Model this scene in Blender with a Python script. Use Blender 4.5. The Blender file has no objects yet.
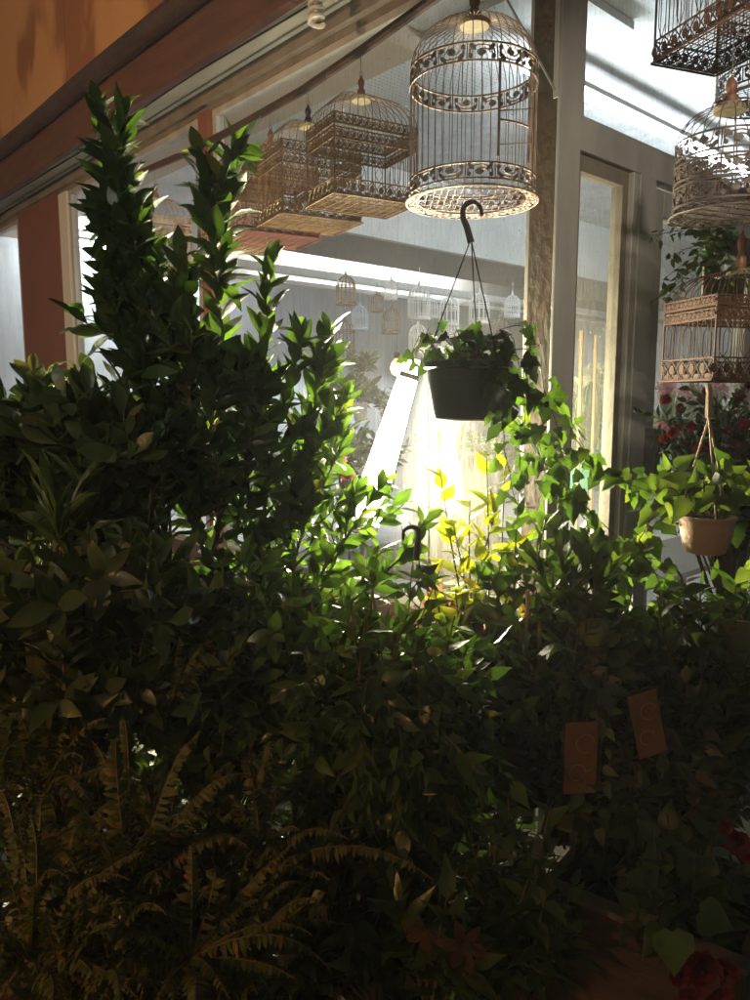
import bpy, math, random
import numpy as np
from mathutils import Vector, Matrix
random.seed(7); rng = np.random.default_rng(7)
S = bpy.context.scene; COL = S.collection
R_ = math.radians; PI = math.pi

# ---------------------------------------------------------------- camera
F = 750.0; PITCH = math.atan(100/750); CAMZ = 1.4
cp, sp = math.cos(PITCH), math.sin(PITCH)
def at(px, py, Y):
    u, v = px-375, 500-py
    yy = F*cp+v*sp; zz = v*cp-F*sp
    return Vector((u*Y/yy, Y, CAMZ+zz*Y/yy))
cam_d = bpy.data.cameras.new('camera'); cam = bpy.data.objects.new('camera', cam_d); COL.objects.link(cam)
cam.location = (0, 0, CAMZ); cam.rotation_euler = (PI/2-PITCH, 0, 0)
cam_d.sensor_fit = 'VERTICAL'; cam_d.sensor_height = 36; cam_d.lens = 36*F/1000; cam_d.clip_end = 500
cam_d.clip_start = .02
S.camera = cam
CW = Vector((0.55, 2.35, 0)); ANG = R_(42)
def loc2w(x, y, z=0):
    return Vector((CW.x+x*math.cos(ANG)-y*math.sin(ANG), CW.y+x*math.sin(ANG)+y*math.cos(ANG), z))
def on_plane(px, py, xl):
    """point on the pixel's ray at local x = xl (left wall plane is xl = 0)"""
    d = at(px, py, 1.0)-Vector((0, 0, CAMZ))
    c, s = math.cos(ANG), math.sin(ANG)
    k = (xl+CW.x*c+CW.y*s)/(d.x*c+d.y*s)
    return Vector((0, 0, CAMZ))+d*k
def px_m(Y): return Y/757.0

# ---------------------------------------------------------------- mesh helper
class MB:
    def __init__(s): s.v = []; s.f = []
    def add(s, vs, fs):
        b = len(s.v); s.v += [tuple(p) for p in vs]; s.f += [tuple(b+i for i in f) for f in fs]
    def box(s, x0, x1, y0, y1, z0, z1, M=None):
        vs = [Vector((x, y, z)) for x in (x0, x1) for y in (y0, y1) for z in (z0, z1)]
        if M is not None: vs = [M@p for p in vs]
        s.add(vs, [(0,1,3,2),(4,6,7,5),(0,4,5,1),(2,3,7,6),(0,2,6,4),(1,5,7,3)])
    def tube(s, pts, r, n=5, closed=False, r1=None, flat=None):
        pts = [Vector(p) for p in pts]; m = len(pts)
        if m < 2: return
        base = len(s.v); up = None
        for i, p in enumerate(pts):
            if closed: t = pts[(i+1) % m]-pts[i-1]
            else: t = pts[min(i+1, m-1)]-pts[max(i-1, 0)]
            if t.length < 1e-9: t = Vector((0, 0, 1))
            t.normalize()
            if up is None:
                up = Vector((0, 0, 1)) if abs(t.z) < .9 else Vector((1, 0, 0))
            a = up-t*up.dot(t)
            if a.length < 1e-6: a = t.orthogonal()
            a.normalize(); up = a; b = t.cross(a)
            rr = r if r1 is None else r+(r1-r)*i/(m-1)
            for k in range(n):
                q = 2*PI*k/n+PI/n
                s.v.append(tuple(p+(a*math.cos(q)+b*math.sin(q))*rr))
        for i in range(m if closed else m-1):
            j = (i+1) % m
            for k in range(n):
                l = (k+1) % n
                s.f.append((base+i*n+k, base+i*n+l, base+j*n+l, base+j*n+k))
        if not closed:
            s.f.append(tuple(base+k for k in range(n))[::-1]); s.f.append(tuple(base+(m-1)*n+k for k in range(n)))
    def lathe(s, prof, n=24, c=(0, 0, 0), M=None, cap=True):
        c = Vector(c); base = len(s.v)
        for r, z in prof:
            for k in range(n):
                q = 2*PI*k/n; p = Vector((r*math.cos(q), r*math.sin(q), z))
                if M is not None: p = M@p
                s.v.append(tuple(p+c))
        for i in range(len(prof)-1):
            for k in range(n):
                l = (k+1) % n
                s.f.append((base+i*n+k, base+i*n+l, base+(i+1)*n+l, base+(i+1)*n+k))
        if cap:
            s.f.append(tuple(base+k for k in range(n))[::-1]); e = base+(len(prof)-1)*n
            s.f.append(tuple(e+k for k in range(n)))
    def build(s, name, mat, parent=None, smooth=True):
        me = bpy.data.meshes.new(name); me.from_pydata(s.v, [], s.f); me.update()
        return link(name, me, mat, parent, smooth)
def link(name, me, mat, parent=None, smooth=True):
    if smooth:
        me.polygons.foreach_set('use_smooth', [True]*len(me.polygons))
        try: me.set_sharp_from_angle(angle=R_(40))
        except Exception: pass
    me.materials.append(mat)
    o = bpy.data.objects.new(name, me); COL.objects.link(o)
    if parent: o.parent = parent
    return o
def tag(o, label=None, cat=None, group=None, kind=None):
    if label: o['label'] = label
    if cat: o['category'] = cat
    if group: o['group'] = group
    if kind: o['kind'] = kind
    return o
def empty(name, loc=(0, 0, 0), rz=0, label=None, cat=None, group=None):
    o = bpy.data.objects.new(name, None); COL.objects.link(o); o.location = loc; o.rotation_euler = (0, 0, rz)
    o.empty_display_size = .05
    return tag(o, label, cat, group)
def copy_tree(o, parent=None):
    c = o.copy(); COL.objects.link(c); c.parent = parent
    for ch in list(o.children): copy_tree(ch, c)
    return c

# ---------------------------------------------------------------- materials
def mat(name, col, rough=.6, metal=0, bump=0, bscale=40, col2=None, nscale=8, detail=6, spec=.5, ramp=(.35, .7), stretch=(1, 1, 1), col3=None):
    m = bpy.data.materials.new(name); m.use_nodes = True; nt = m.node_tree; b = nt.nodes['Principled BSDF']
    b.inputs['Base Color'].default_value = (*col, 1); b.inputs['Roughness'].default_value = rough
    b.inputs['Metallic'].default_value = metal; b.inputs['Specular IOR Level'].default_value = spec
    tc = nt.nodes.new('ShaderNodeTexCoord'); mp = nt.nodes.new('ShaderNodeMapping'); mp.inputs['Scale'].default_value = stretch
    nt.links.new(tc.outputs['Object'], mp.inputs[0])
    if col2:
        n = nt.nodes.new('ShaderNodeTexNoise'); n.inputs['Scale'].default_value = nscale; n.inputs['Detail'].default_value = detail
        nt.links.new(mp.outputs[0], n.inputs[0])
        r = nt.nodes.new('ShaderNodeValToRGB'); e = r.color_ramp.elements
        e[0].position = ramp[0]; e[1].position = ramp[1]; e[0].color = (*col, 1); e[1].color = (*col2, 1)
        if col3:
            e3 = r.color_ramp.elements.new((ramp[0]+ramp[1])/2); e3.color = (*col3, 1)
        nt.links.new(n.outputs[0], r.inputs[0]); nt.links.new(r.outputs[0], b.inputs['Base Color'])
    if bump:
        n = nt.nodes.new('ShaderNodeTexNoise'); n.inputs['Scale'].default_value = bscale; n.inputs['Detail'].default_value = 5
        nt.links.new(mp.outputs[0], n.inputs[0])
        bm = nt.nodes.new('ShaderNodeBump'); bm.inputs['Strength'].default_value = bump; bm.inputs['Distance'].default_value = .01
        nt.links.new(n.outputs[0], bm.inputs['Height']); nt.links.new(bm.outputs[0], b.inputs['Normal'])
    return m
def emit(name, col, st):
    m = bpy.data.materials.new(name); m.use_nodes = True; nt = m.node_tree; nt.nodes.clear()
    e = nt.nodes.new('ShaderNodeEmission'); e.inputs[0].default_value = (*col, 1); e.inputs[1].default_value = st
    o = nt.nodes.new('ShaderNodeOutputMaterial'); nt.links.new(e.outputs[0], o.inputs[0]); return m
def leafmat(name, c0, c1, trans=.4, rough=.38, c2=None, tr_col=None, spec=.5):
    m = bpy.data.materials.new(name); m.use_nodes = True; nt = m.node_tree; b = nt.nodes['Principled BSDF']
    out = nt.nodes['Material Output']
    g = nt.nodes.new('ShaderNodeNewGeometry'); r = nt.nodes.new('ShaderNodeValToRGB'); e = r.color_ramp.elements
    e[0].color = (*c0, 1); e[1].color = (*c1, 1); e[1].position = .93
    if c2: x = e.new(.995); x.color = (*c2, 1)
    nt.links.new(g.outputs['Random Per Island'], r.inputs[0])
    tc = nt.nodes.new('ShaderNodeTexCoord'); n = nt.nodes.new('ShaderNodeTexNoise'); n.inputs['Scale'].default_value = 60
    nt.links.new(tc.outputs['Object'], n.inputs[0])
    mx = nt.nodes.new('ShaderNodeMixRGB'); mx.blend_type = 'MULTIPLY'; mx.inputs[0].default_value = .45
    nt.links.new(r.outputs[0], mx.inputs[1]); nt.links.new(n.outputs[0], mx.inputs[2])
    nt.links.new(mx.outputs[0], b.inputs['Base Color']); b.inputs['Roughness'].default_value = rough
    b.inputs['Specular IOR Level'].default_value = spec
    bm = nt.nodes.new('ShaderNodeBump'); bm.inputs['Strength'].default_value = .35; bm.inputs['Distance'].default_value = .004
    nt.links.new(n.outputs[0], bm.inputs['Height']); nt.links.new(bm.outputs[0], b.inputs['Normal'])
    t = nt.nodes.new('ShaderNodeBsdfTranslucent')
    tm = nt.nodes.new('ShaderNodeMixRGB'); tm.blend_type = 'MULTIPLY'; tm.inputs[0].default_value = 1
    tcx = tr_col or (2.35, 2.6, .75); tm.inputs[2].default_value = (*tcx, 1)
    tm.use_clamp = False
    nt.links.new(mx.outputs[0], tm.inputs[1]); nt.links.new(tm.outputs[0], t.inputs[0])
    ms = nt.nodes.new('ShaderNodeMixShader'); ms.inputs[0].default_value = trans
    nt.links.new(b.outputs[0], ms.inputs[1]); nt.links.new(t.outputs[0], ms.inputs[2]); nt.links.new(ms.outputs[0], out.inputs[0])
    return m
def glassmat(name, dust=.05, scratch=.12):
    m = bpy.data.materials.new(name); m.use_nodes = True; nt = m.node_tree; nt.nodes.clear()
    o = nt.nodes.new('ShaderNodeOutputMaterial'); tr = nt.nodes.new('ShaderNodeBsdfTransparent'); tr.inputs[0].default_value = (.96, .98, .97, 1)
    gl = nt.nodes.new('ShaderNodeBsdfGlossy'); gl.inputs['Roughness'].default_value = .03
    lw = nt.nodes.new('ShaderNodeLayerWeight'); pw = nt.nodes.new('ShaderNodeMath'); pw.operation = 'POWER'; pw.inputs[1].default_value = 5
    nt.links.new(lw.outputs['Facing'], pw.inputs[0]); fr = nt.nodes.new('ShaderNodeMapRange'); fr.inputs[3].default_value = .004; fr.inputs[4].default_value = .35
    nt.links.new(pw.outputs[0], fr.inputs[0])
    m1 = nt.nodes.new('ShaderNodeMixShader'); nt.links.new(fr.outputs[0], m1.inputs[0]); nt.links.new(tr.outputs[0], m1.inputs[1]); nt.links.new(gl.outputs[0], m1.inputs[2])
    d = nt.nodes.new('ShaderNodeBsdfDiffuse'); d.inputs[0].default_value = (.75, .72, .66, 1)
    t = nt.nodes.new('ShaderNodeBsdfTranslucent'); t.inputs[0].default_value = (.75, .72, .66, 1)
    m2 = nt.nodes.new('ShaderNodeMixShader'); nt.links.new(d.outputs[0], m2.inputs[1]); nt.links.new(t.outputs[0], m2.inputs[2])
    tc = nt.nodes.new('ShaderNodeTexCoord'); mp = nt.nodes.new('ShaderNodeMapping'); mp.inputs['Scale'].default_value = (60, 60, 5)
    nt.links.new(tc.outputs['Object'], mp.inputs[0])
    n = nt.nodes.new('ShaderNodeTexNoise'); n.inputs['Scale'].default_value = 3; n.inputs['Detail'].default_value = 8; nt.links.new(mp.outputs[0], n.inputs[0])
    n2 = nt.nodes.new('ShaderNodeTexNoise'); n2.inputs['Scale'].default_value = 90; n2.inputs['Detail'].default_value = 2; nt.links.new(tc.outputs['Object'], n2.inputs[0])
    r = nt.nodes.new('ShaderNodeMapRange'); r.inputs[1].default_value = .4; r.inputs[2].default_value = .75; r.inputs[3].default_value = dust*.5; r.inputs[4].default_value = scratch
    nt.links.new(n.outputs[0], r.inputs[0])
    r2 = nt.nodes.new('ShaderNodeMapRange'); r2.inputs[1].default_value = .68; r2.inputs[2].default_value = .76; r2.inputs[3].default_value = 0; r2.inputs[4].default_value = .35
    nt.links.new(n2.outputs[0], r2.inputs[0])
    a = nt.nodes.new('ShaderNodeMath'); a.operation = 'ADD'; nt.links.new(r.outputs[0], a.inputs[0]); nt.links.new(r2.outputs[0], a.inputs[1])
    m3 = nt.nodes.new('ShaderNodeMixShader'); nt.links.new(a.outputs[0], m3.inputs[0]); nt.links.new(m1.outputs[0], m3.inputs[1]); nt.links.new(m2.outputs[0], m3.inputs[2])
    nt.links.new(m3.outputs[0], o.inputs[0]); return m

M = {}
M['ply'] = mat('plywood', (.46, .24, .09), .7, bump=.25, bscale=30, col2=(.25, .10, .04), nscale=2.2, stretch=(1, 1, .55), ramp=(.47, .56), col3=(.38, .19, .07))
M['fascia'] = mat('painted_fascia_board', (.115, .045, .022), .7, bump=.35, bscale=60, col2=(.07, .026, .014), nscale=6, stretch=(.5, .5, 4))
M['pipe'] = mat('black_pipe', (.035, .022, .022), .55, bump=.5, bscale=50, col2=(.07, .04, .035), nscale=12)
M['soffit'] = mat('grey_soffit_paint', (.42, .41, .36), .75, bump=.15, bscale=80, col2=(.33, .31, .27), nscale=4)
M['frame'] = mat('aluminium_frame', (.46, .45, .43), .5, .15, bump=.1, bscale=90, col2=(.33, .32, .30), nscale=10, stretch=(1, 1, .3))
M['frame_dark'] = mat('weathered_frame', (.16, .13, .10), .6, .1, bump=.3, bscale=60, col2=(.25, .22, .18), nscale=9)
M['rust'] = mat('rusty_post', (.075, .06, .04), .8, bump=.5, bscale=45, col2=(.06, .06, .042), nscale=4, col3=(.085, .052, .03), ramp=(.42, .60), stretch=(1, 1, .6))
M['redpost'] = mat('red_brown_column', (.19, .06, .025), .7, bump=.2, bscale=90, col2=(.17, .055, .028), nscale=5)
M['wallin'] = mat('white_wall', (.74, .75, .75), .8, bump=.1, bscale=20, col2=(.52, .54, .55), nscale=1.5)
M['wallin2'] = mat('grey_curtain_wall', (.44, .45, .47), .8, bump=.4, bscale=3, col2=(.33, .36, .39), nscale=3, stretch=(6, 6, .5))
M['ceil'] = mat('ceiling_white', (.74, .76, .78), .85, bump=.2, bscale=90, col2=(.54, .57, .6), nscale=9)
M['beige'] = mat('beige_bulkhead', (.55, .44, .33), .8, bump=.1, bscale=50, col2=(.48, .38, .29), nscale=3)
M['beam_under'] = mat('brown_grey_beam', (.24, .21, .18), .8, bump=.1, bscale=40, col2=(.2, .18, .16), nscale=4)
M['floorin'] = mat('shop_floor_tiles', (.5, .48, .45), .5, col2=(.4, .38, .36), nscale=5)
M['ground'] = mat('pavement', (.04, .036, .03), .9, bump=.4, bscale=60, col2=(.025, .022, .02), nscale=3)
M['glass'] = glassmat('dusty_glass'); M['glass2'] = glassmat('dusty_door_glass', .09, .16)
M['wire'] = mat('rusted_cream_wire', (.42, .34, .27), .55, .3, bump=.2, bscale=300, col2=(.16, .075, .045), nscale=25)
M['goldwire'] = mat('gilded_cage_metal', (.28, .19, .10), .5, .35, bump=.2, bscale=300, col2=(.14, .075, .04), nscale=22)
M['redwire'] = mat('dark_red_cage_metal', (.20, .09, .07), .5, .4, bump=.2, bscale=300, col2=(.16, .06, .05), nscale=22)
M['rustwire'] = mat('rusty_brown_cage_metal', (.10, .05, .028), .7, .3, bump=.3, bscale=300, col2=(.08, .04, .025), nscale=30)
M['paleWire'] = mat('greyish_cage_metal', (.15, .12, .105), .55, .3, bump=.2, bscale=300, col2=(.08, .055, .05), nscale=25)
M['whitewire'] = mat('white_cage_paint', (.9, .91, .92), .5); M['bluewire'] = mat('pale_blue_cage_paint', (.5, .66, .8), .5)
M['cream'] = mat('cream_cap', (.36, .31, .20), .6, bump=.2, bscale=200, col2=(.24, .19, .12), nscale=30)
M['woodfin'] = mat('turned_wood_finial', (.20, .09, .05), .5, bump=.2, bscale=100, col2=(.12, .05, .03), nscale=20, stretch=(1, 1, .2))
M['blackfin'] = mat('black_finial', (.02, .018, .016), .35)
M['steel'] = mat('steel_hook', (.30, .29, .28), .4, .8)
M['bamboo'] = mat('brown_hanging_rod', (.06, .03, .02), .5, bump=.3, bscale=70, col2=(.04, .02, .014), nscale=14)
M['blackplastic'] = mat('black_plastic', (.014, .014, .016), .45, bump=.15, bscale=120)
M['terracotta'] = mat('peach_clay', (.72, .50, .38), .7, bump=.25, bscale=150, col2=(.56, .36, .26), nscale=15)
M['pale_rim'] = mat('worn_planter_rim', (.16, .12, .08), .8, bump=.3, bscale=60, col2=(.10, .07, .045), nscale=10)
M['cord'] = mat('cotton_cord', (.58, .46, .34), .9, bump=.4, bscale=300, col2=(.45, .34, .25), nscale=60)
M['soil'] = mat('potting_soil', (.03, .02, .015), .95, bump=.8, bscale=90)
M['olive'] = mat('olive_plastic', (.12, .14, .06), .5, bump=.1, bscale=80)
M['stem'] = mat('green_brown_stem', (.10, .085, .035), .6, bump=.4, bscale=120, col2=(.06, .05, .03), nscale=30)
M['wood_stick'] = mat('pale_wood', (.42, .28, .15), .7, bump=.3, bscale=60, col2=(.30, .19, .10), nscale=10, stretch=(1, 1, .1))
M['darkwood'] = mat('dark_planter_wood', (.075, .05, .033), .75, bump=.4, bscale=50, col2=(.045, .03, .02), nscale=8, stretch=(1, 1, 5))
M['card'] = mat('orange_card', (.17, .085, .03), .8, bump=.5, bscale=30, col2=(.11, .055, .02), nscale=9)
M['cardmark'] = mat('faded_card_print', (.32, .16, .05), .8)
M['burlap'] = mat('grey_burlap', (.17, .15, .125), .95, bump=.7, bscale=160, col2=(.10, .09, .075), nscale=80, stretch=(1, 1, .15))
M['paper'] = leafmat('peach_wrapping_paper', (.30, .17, .12), (.36, .21, .16), .35, .8, tr_col=(1.0, .9, .8))
M['tube'] = emit('fluorescent_tube_glow', (.86, .94, 1.0), 58)
M['tube_strong'] = emit('fill_tube_glow', (.90, .95, 1.0), 220)
M['led'] = emit('work_lamp_glow', (1.0, .88, .60), 420)
M['bulb'] = emit('amber_bulb_glow', (1.0, .42, .12), 9)
M['bulbwhite'] = mat('unlit_spiral_glass', (.72, .70, .62), .3)
M['citrus'] = leafmat('citrus_leaf', (.032, .062, .018), (.07, .12, .028), .44, .38, c2=(.16, .15, .04))
M['broad'] = leafmat('broad_dark_leaf', (.034, .062, .02), (.07, .10, .03), .30, .40, c2=(.12, .10, .03))
M['ficus'] = leafmat('ficus_leaf', (.035, .075, .022), (.075, .13, .03), .36, .33, c2=(.14, .16, .035))
M['yellow'] = leafmat('yellow_green_leaf', (.14, .20, .02), (.24, .25, .03), .5, .5, c2=(.30, .18, .02), tr_col=(2.2, 2.1, .7))
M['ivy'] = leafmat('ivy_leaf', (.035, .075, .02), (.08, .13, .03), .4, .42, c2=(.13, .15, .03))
M['darkivy'] = leafmat('dark_ivy_leaf', (.015, .03, .014), (.035, .06, .02), .25, .35)  # darker ivy; on the basket it puts shade into the leaf colour
M['pothos'] = leafmat('variegated_leaf', (.07, .12, .03), (.18, .22, .08), .42, .42)
M['fern'] = leafmat('fern_frond', (.05, .085, .014), (.11, .12, .022), .38, .6, c2=(.20, .11, .02))
M['strap'] = leafmat('strap_leaf', (.05, .09, .02), (.10, .15, .04), .3, .4)
M['lily'] = leafmat('white_lily_petal', (.75, .72, .52), (.8, .78, .6), .3, .6, tr_col=(1, 1, .8))
M['pink'] = leafmat('pink_petal', (.55, .09, .14), (.7, .22, .28), .35, .6, tr_col=(1, .8, .8))
M['red'] = leafmat('dark_red_petal', (.16, .010, .016), (.24, .014, .022), .25, .55, tr_col=(1, .5, .5))
M['orangep'] = leafmat('orange_petal', (.06, .034, .012), (.10, .05, .014), .3, .6, tr_col=(1, .8, .5))
M['fruit'] = mat('green_fruit_skin', (.10, .14, .04), .4, bump=.15, bscale=200, col2=(.16, .17, .05), nscale=8)
M['darkobj'] = mat('dark_shelf_paint', (.06, .055, .055), .6, bump=.1)
M['teal'] = mat('green_bucket_plastic', (.03, .25, .14), .4)
M['white'] = mat('white_plastic', (.6, .6, .58), .5)

# ---------------------------------------------------------------- leaves
def prof(kind):
    s = np.array([0, .14, .34, .58, .82, 1.0])
    if kind == 'ellip': w = np.array([.05, .50, .95, 1.0, .55, .02])
    elif kind == 'ovate': w = np.array([.10, .85, 1.0, .70, .28, .01])
    elif kind == 'obov': w = np.array([.05, .30, .65, 1.0, .80, .05])
    elif kind == 'strap': w = np.array([.5, .85, 1.0, .9, .5, .02])
    elif kind == 'heart': w = np.array([.30, 1.0, .98, .62, .24, .01])
    elif kind == 'ivy': w = np.array([.35, 1.0, .62, .72, .22, .01])
    elif kind == 'petal': w = np.array([.10, .35, .75, 1.0, .85, .15])
    if kind == 'ivy':
        return np.array([0, .08, .2, .34, .46, .58, .72, .86, 1.0]), np.array([.28, .95, .88, .66, .80, .66, .40, .20, .01])
    ss = np.linspace(0, 1, 9)**.92; m = np.gradient(w, s); ww = []
    for q in ss:
        i = min(int(np.searchsorted(s, q, 'right'))-1, 4); h = s[i+1]-s[i]; t = (q-s[i])/h
        ww.append(max(.01, (2*t**3-3*t**2+1)*w[i]+(t**3-2*t**2+t)*h*m[i]+(-2*t**3+3*t**2)*w[i+1]+(t**3-t**2)*h*m[i+1]))
    return ss, np.array(ww)
class Leaves:
    def __init__(s, kind='ellip', ratio=.36, curl=.25, fold=.25):
        s.k = kind; s.ratio = ratio; s.curl = curl; s.fold = fold; s.L = []
    def add(s, p, d, n, L, W=None): s.L.append((*p, *d, *n, L, W or s.ratio))
    def build(s, name, m, parent=None):
        A = np.array(s.L, dtype=float)
        if not len(A): return None
        P = A[:, 0:3]; D = A[:, 3:6]; N = A[:, 6:9]; L = A[:, 9:10]; W = A[:, 10:11]
        D = D/np.linalg.norm(D, axis=1, keepdims=True)
        N = N-D*np.sum(N*D, axis=1, keepdims=True); N = N/np.maximum(np.linalg.norm(N, axis=1, keepdims=True), 1e-6)
        B = np.cross(D, N); sl, w = prof(s.k); n = len(A)
        curl = (s.curl*(rng.random((n, 1))*1.6-.2)); fold = s.fold*(.5+rng.random((n, 1)))
        tw = (rng.random((n, 1))-.5)*.5
        V = np.zeros((n, 27, 3)); wob = np.cumsum(rng.normal(0, .02, (n, 9, 2)), axis=1)
        for i in range(9):
            for j, q in enumerate((-1, 0, 1)):
                x = q*w[i]*W*.5*L; back = (-.10*L if (s.k in ('heart', 'ivy') and i <= 1 and q) else 0)
                z = fold*np.abs(x)-curl*sl[i]**2*L
                if q: z = z+wob[:, i, (q+1)//2][:, None]*L*w[i]
                if s.k == 'ivy' and q and i == 1: x = x*1.1
                z = z+tw*x*sl[i]
                V[:, i*3+j] = P+D*(sl[i]*L+back)+B*x+N*z
        V = V.reshape(-1, 3)
        q = []
        for i in range(8):
            for j in range(2):
                a = i*3+j; q.append((a, a+1, a+4, a+3))
        Fq = (np.array(q)[None]+np.arange(n)[:, None, None]*27).reshape(-1, 4)
        me = bpy.data.meshes.new(name)
        me.vertices.add(len(V)); me.vertices.foreach_set('co', V.ravel())
        me.loops.add(Fq.size); me.loops.foreach_set('vertex_index', Fq.ravel().astype(np.int32))
        me.polygons.add(len(Fq)); me.polygons.foreach_set('loop_start', (np.arange(len(Fq))*4).astype(np.int32))
        me.update(calc_edges=True); me.validate()
        me.polygons.foreach_set('use_smooth', [True]*len(me.polygons))
        me.materials.append(m); o = bpy.data.objects.new(name, me); COL.objects.link(o)
        if parent: o.parent = parent
        return o
def smooth(raw, k=5):
    raw = [Vector(p) for p in raw]; out = []
    for i in range(len(raw)-1):
        a0 = raw[max(i-1, 0)]; a1 = raw[i]; a2 = raw[i+1]; a3 = raw[min(i+2, len(raw)-1)]
        for j in range(k):
            t = j/k; out.append(.5*((2*a1)+(a2-a0)*t+(2*a0-5*a1+4*a2-a3)*t*t+(-a0+3*a1-3*a2+a3)*t**3))
    return out+[raw[-1]]
def bez(a, b, c, n):
    return [a*(1-t)**2+b*2*t*(1-t)+c*t*t for t in [i/(n-1) for i in range(n)]]
def jit(s): return Vector((random.gauss(0, s), random.gauss(0, s), random.gauss(0, s)))
def path_at(pts, t):
    f = t*(len(pts)-1); i = min(int(f), len(pts)-2); return pts[i].lerp(pts[i+1], f-i), (pts[i+1]-pts[i]).normalized()
def leaves_along(lv, pts, n, L, ang=50, t0=.3, t1=1.0, gold=2.4, lvar=.25, tip=True, up=0, whorl=1, droop=0):
    """leaves on a stem in a spiral"""
    ph = random.random()*6.28
    for i in range(n):
        t = t0+(t1-t0)*(i+.5*random.random())/n
        p, ax = path_at(pts, min(t, .999)); a = ax.orthogonal().normalized(); b = ax.cross(a)
        for wq in range(whorl):
            q = ph+i*gold+wq*2*PI/whorl+random.gauss(0, .25)
            rad = a*math.cos(q)+b*math.sin(q); an = R_(ang*(1-.45*(t if tip else 0))+random.gauss(0, 13))
            d = (ax*math.cos(an)+rad*math.sin(an)+Vector((0, 0, up-droop*random.random()))).normalized()
            nn = ax*math.sin(an)-rad*math.cos(an)+jit(.25)
            if droop: nn = nn+Vector((0, 0, .5*droop))
            LL = L*(1+random.uniform(-lvar, lvar))*(1-.30*max(0, t-.85)/.15 if tip else 1)
            lv.add(p+rad*.002, d, nn, LL, lv.ratio*random.uniform(.85, 1.12))
def stem(mb, pts, r0, r1=None, n=6): mb.tube(pts, r0, n, r1=r1 if r1 is not None else r0*.4)

# ---------------------------------------------------------------- the building
shop = empty('flower_shop', CW, ANG, 'flower shop with glass front, rusty corner post and plywood boarding above the window', 'shop')
def bx(name, m, *boxes, parent=shop, smooth=False):
    mb = MB()
    for b in boxes: mb.box(*b)
    o = mb.build(name, M[m], parent, smooth)
    return o
def bev(o, w=.003):
    md = o.modifiers.new('edge', 'BEVEL'); md.width = w; md.segments = 2; md.limit_method = 'ANGLE'; return o
# local frame: x into the shop along the door wall, y along the window wall, camera at x=-1.98 y=-1.38
bev(bx('corner_post', 'rust', (-.062, .0, -.03, .06, 0, 3.05)))
bev(bx('corner_cladding', 'frame', (-.066, .045, -.042, -.0315, 0, 3.05), (.002, .045, -.031, .058, 0, 3.05)), .002)
# left (window) wall, plane x=0
dado = bx('wall', 'fascia', (-.03, .06, .062, 9, 0, .62), (.062, 0.40, -.05, .05, 0, .30))
bev(bx('window_head', 'frame_dark', (-.05, .05, .062, 9, 2.80, 2.866), (-.02, .03, .062, 9, 2.77, 2.80)))
bev(bx('header_board', 'beige', (.0, .04, .062, 9, 2.87, 3.05)))
bx('soffit', 'soffit', (-.245, -.0, -.5, 9, 2.868, 2.89))
bev(bx('soffit_trim', 'frame', (-.075, -.052, -.5, 9, 2.856, 2.867)))
bev(bx('fascia', 'fascia', *[(-.29, -.247, y0, min(y0+1.795, 9), 2.80, 3.06) for y0 in (-.85, .95, 2.75, 4.55, 6.35, 8.15)]))
m = MB(); m.tube([Vector((-.16+.012*math.sin(y*2.3), y, 2.861-.006*abs(math.sin(y*1.7)))) for y in np.linspace(-.5, 8.5, 70)], .0045, 6); m.build('cable', M['blackplastic'], shop)
pp = MB(); pp.tube([Vector((-.33, y, 3.035+.004*math.sin(y*3))) for y in np.linspace(-.6, 9, 40)], .047, 12); pp.build('pipe', M['pipe'], shop)
ply = MB()
for k in range(9):
    ply.box(-.285, -.27, -.6+k*1.22, -.6+k*1.22+1.215, 3.062, 5.2)
ply.build('boarding', M['ply'], shop, False)
bx('roof', 'darkobj', (-.29, 9, -.6, 9, 5.21, 5.3))
# mullions and windows on the left wall
def window(y0, y1, z0=.62, z1=2.77, fm='frame'):
    w = .035
    fr = bx('window', fm, (-.022, .022, y0, y0+w, z0, z1), (-.022, .022, y1-w, y1, z0, z1), (-.02, .02, y0+w, y1-w, z0, z0+.04), (-.02, .02, y0+w, y1-w, z1-.03, z1)); bev(fr, .002)
    pn = bx('pane', 'glass', (-.003, .003, y0+w, y1-w, z0+.04, z1-.03), parent=fr)
window(.066, 1.96); window(2.10, 3.82); window(4.87, 8.9)
bev(bx('mullion', 'redpost', (-.05, .05, 1.962, 2.05, .62, 2.77)))
bev(bx('window_jamb', 'white', (-.035, .04, 3.83, 3.98, .62, 2.77)))
bev(bx('column', 'redpost', (-.03, .10, 4.0, 4.85, 0, 2.80)), .006)
# right (door) wall, plane y=0
bev(bx('door_header', 'frame', (.047, 4.2, -.038, .055, 2.14, 2.235), (.062, 4.2, -.06, .05, 3.0, 3.06)))
sl = bx('side_window', 'frame_dark', (.047, .07, -.03, .03, .30, 2.138), (.325, .36, -.022, .02, .30, 2.138), (.07, .325, -.022, .02, 2.09, 2.138), (.07, .325, -.022, .02, .30, .36)); bev(sl, .002)
bx('pane', 'glass2', (.07, .325, -.003, .003, .36, 2.09), parent=sl)
bev(bx('jamb', 'frame', (.362, .395, -.04, .03, 0, 2.138), (.397, .50, -.045, .03, 0, 2.138)), .003)
door = bev(bx('door', 'frame', (.502, .585, -.03, .02, .06, 2.118), (1.32, 1.40, -.03, .02, .06, 2.118), (.585, 1.32, -.03, .02, 2.03, 2.118), (.585, 1.32, -.03, .02, .06, .28)), .003)
bx('pane', 'glass2', (.585, 1.32, -.008, -.002, .28, 2.03), parent=door)
h = MB(); h.box(.52, .56, -.075, -.032, 1.13, 1.30); h.box(.53, .55, -.03, -.0299, 1.1, 1.1); bev(h.build('door_handle', M['darkobj'], door, False), .004)
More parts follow.
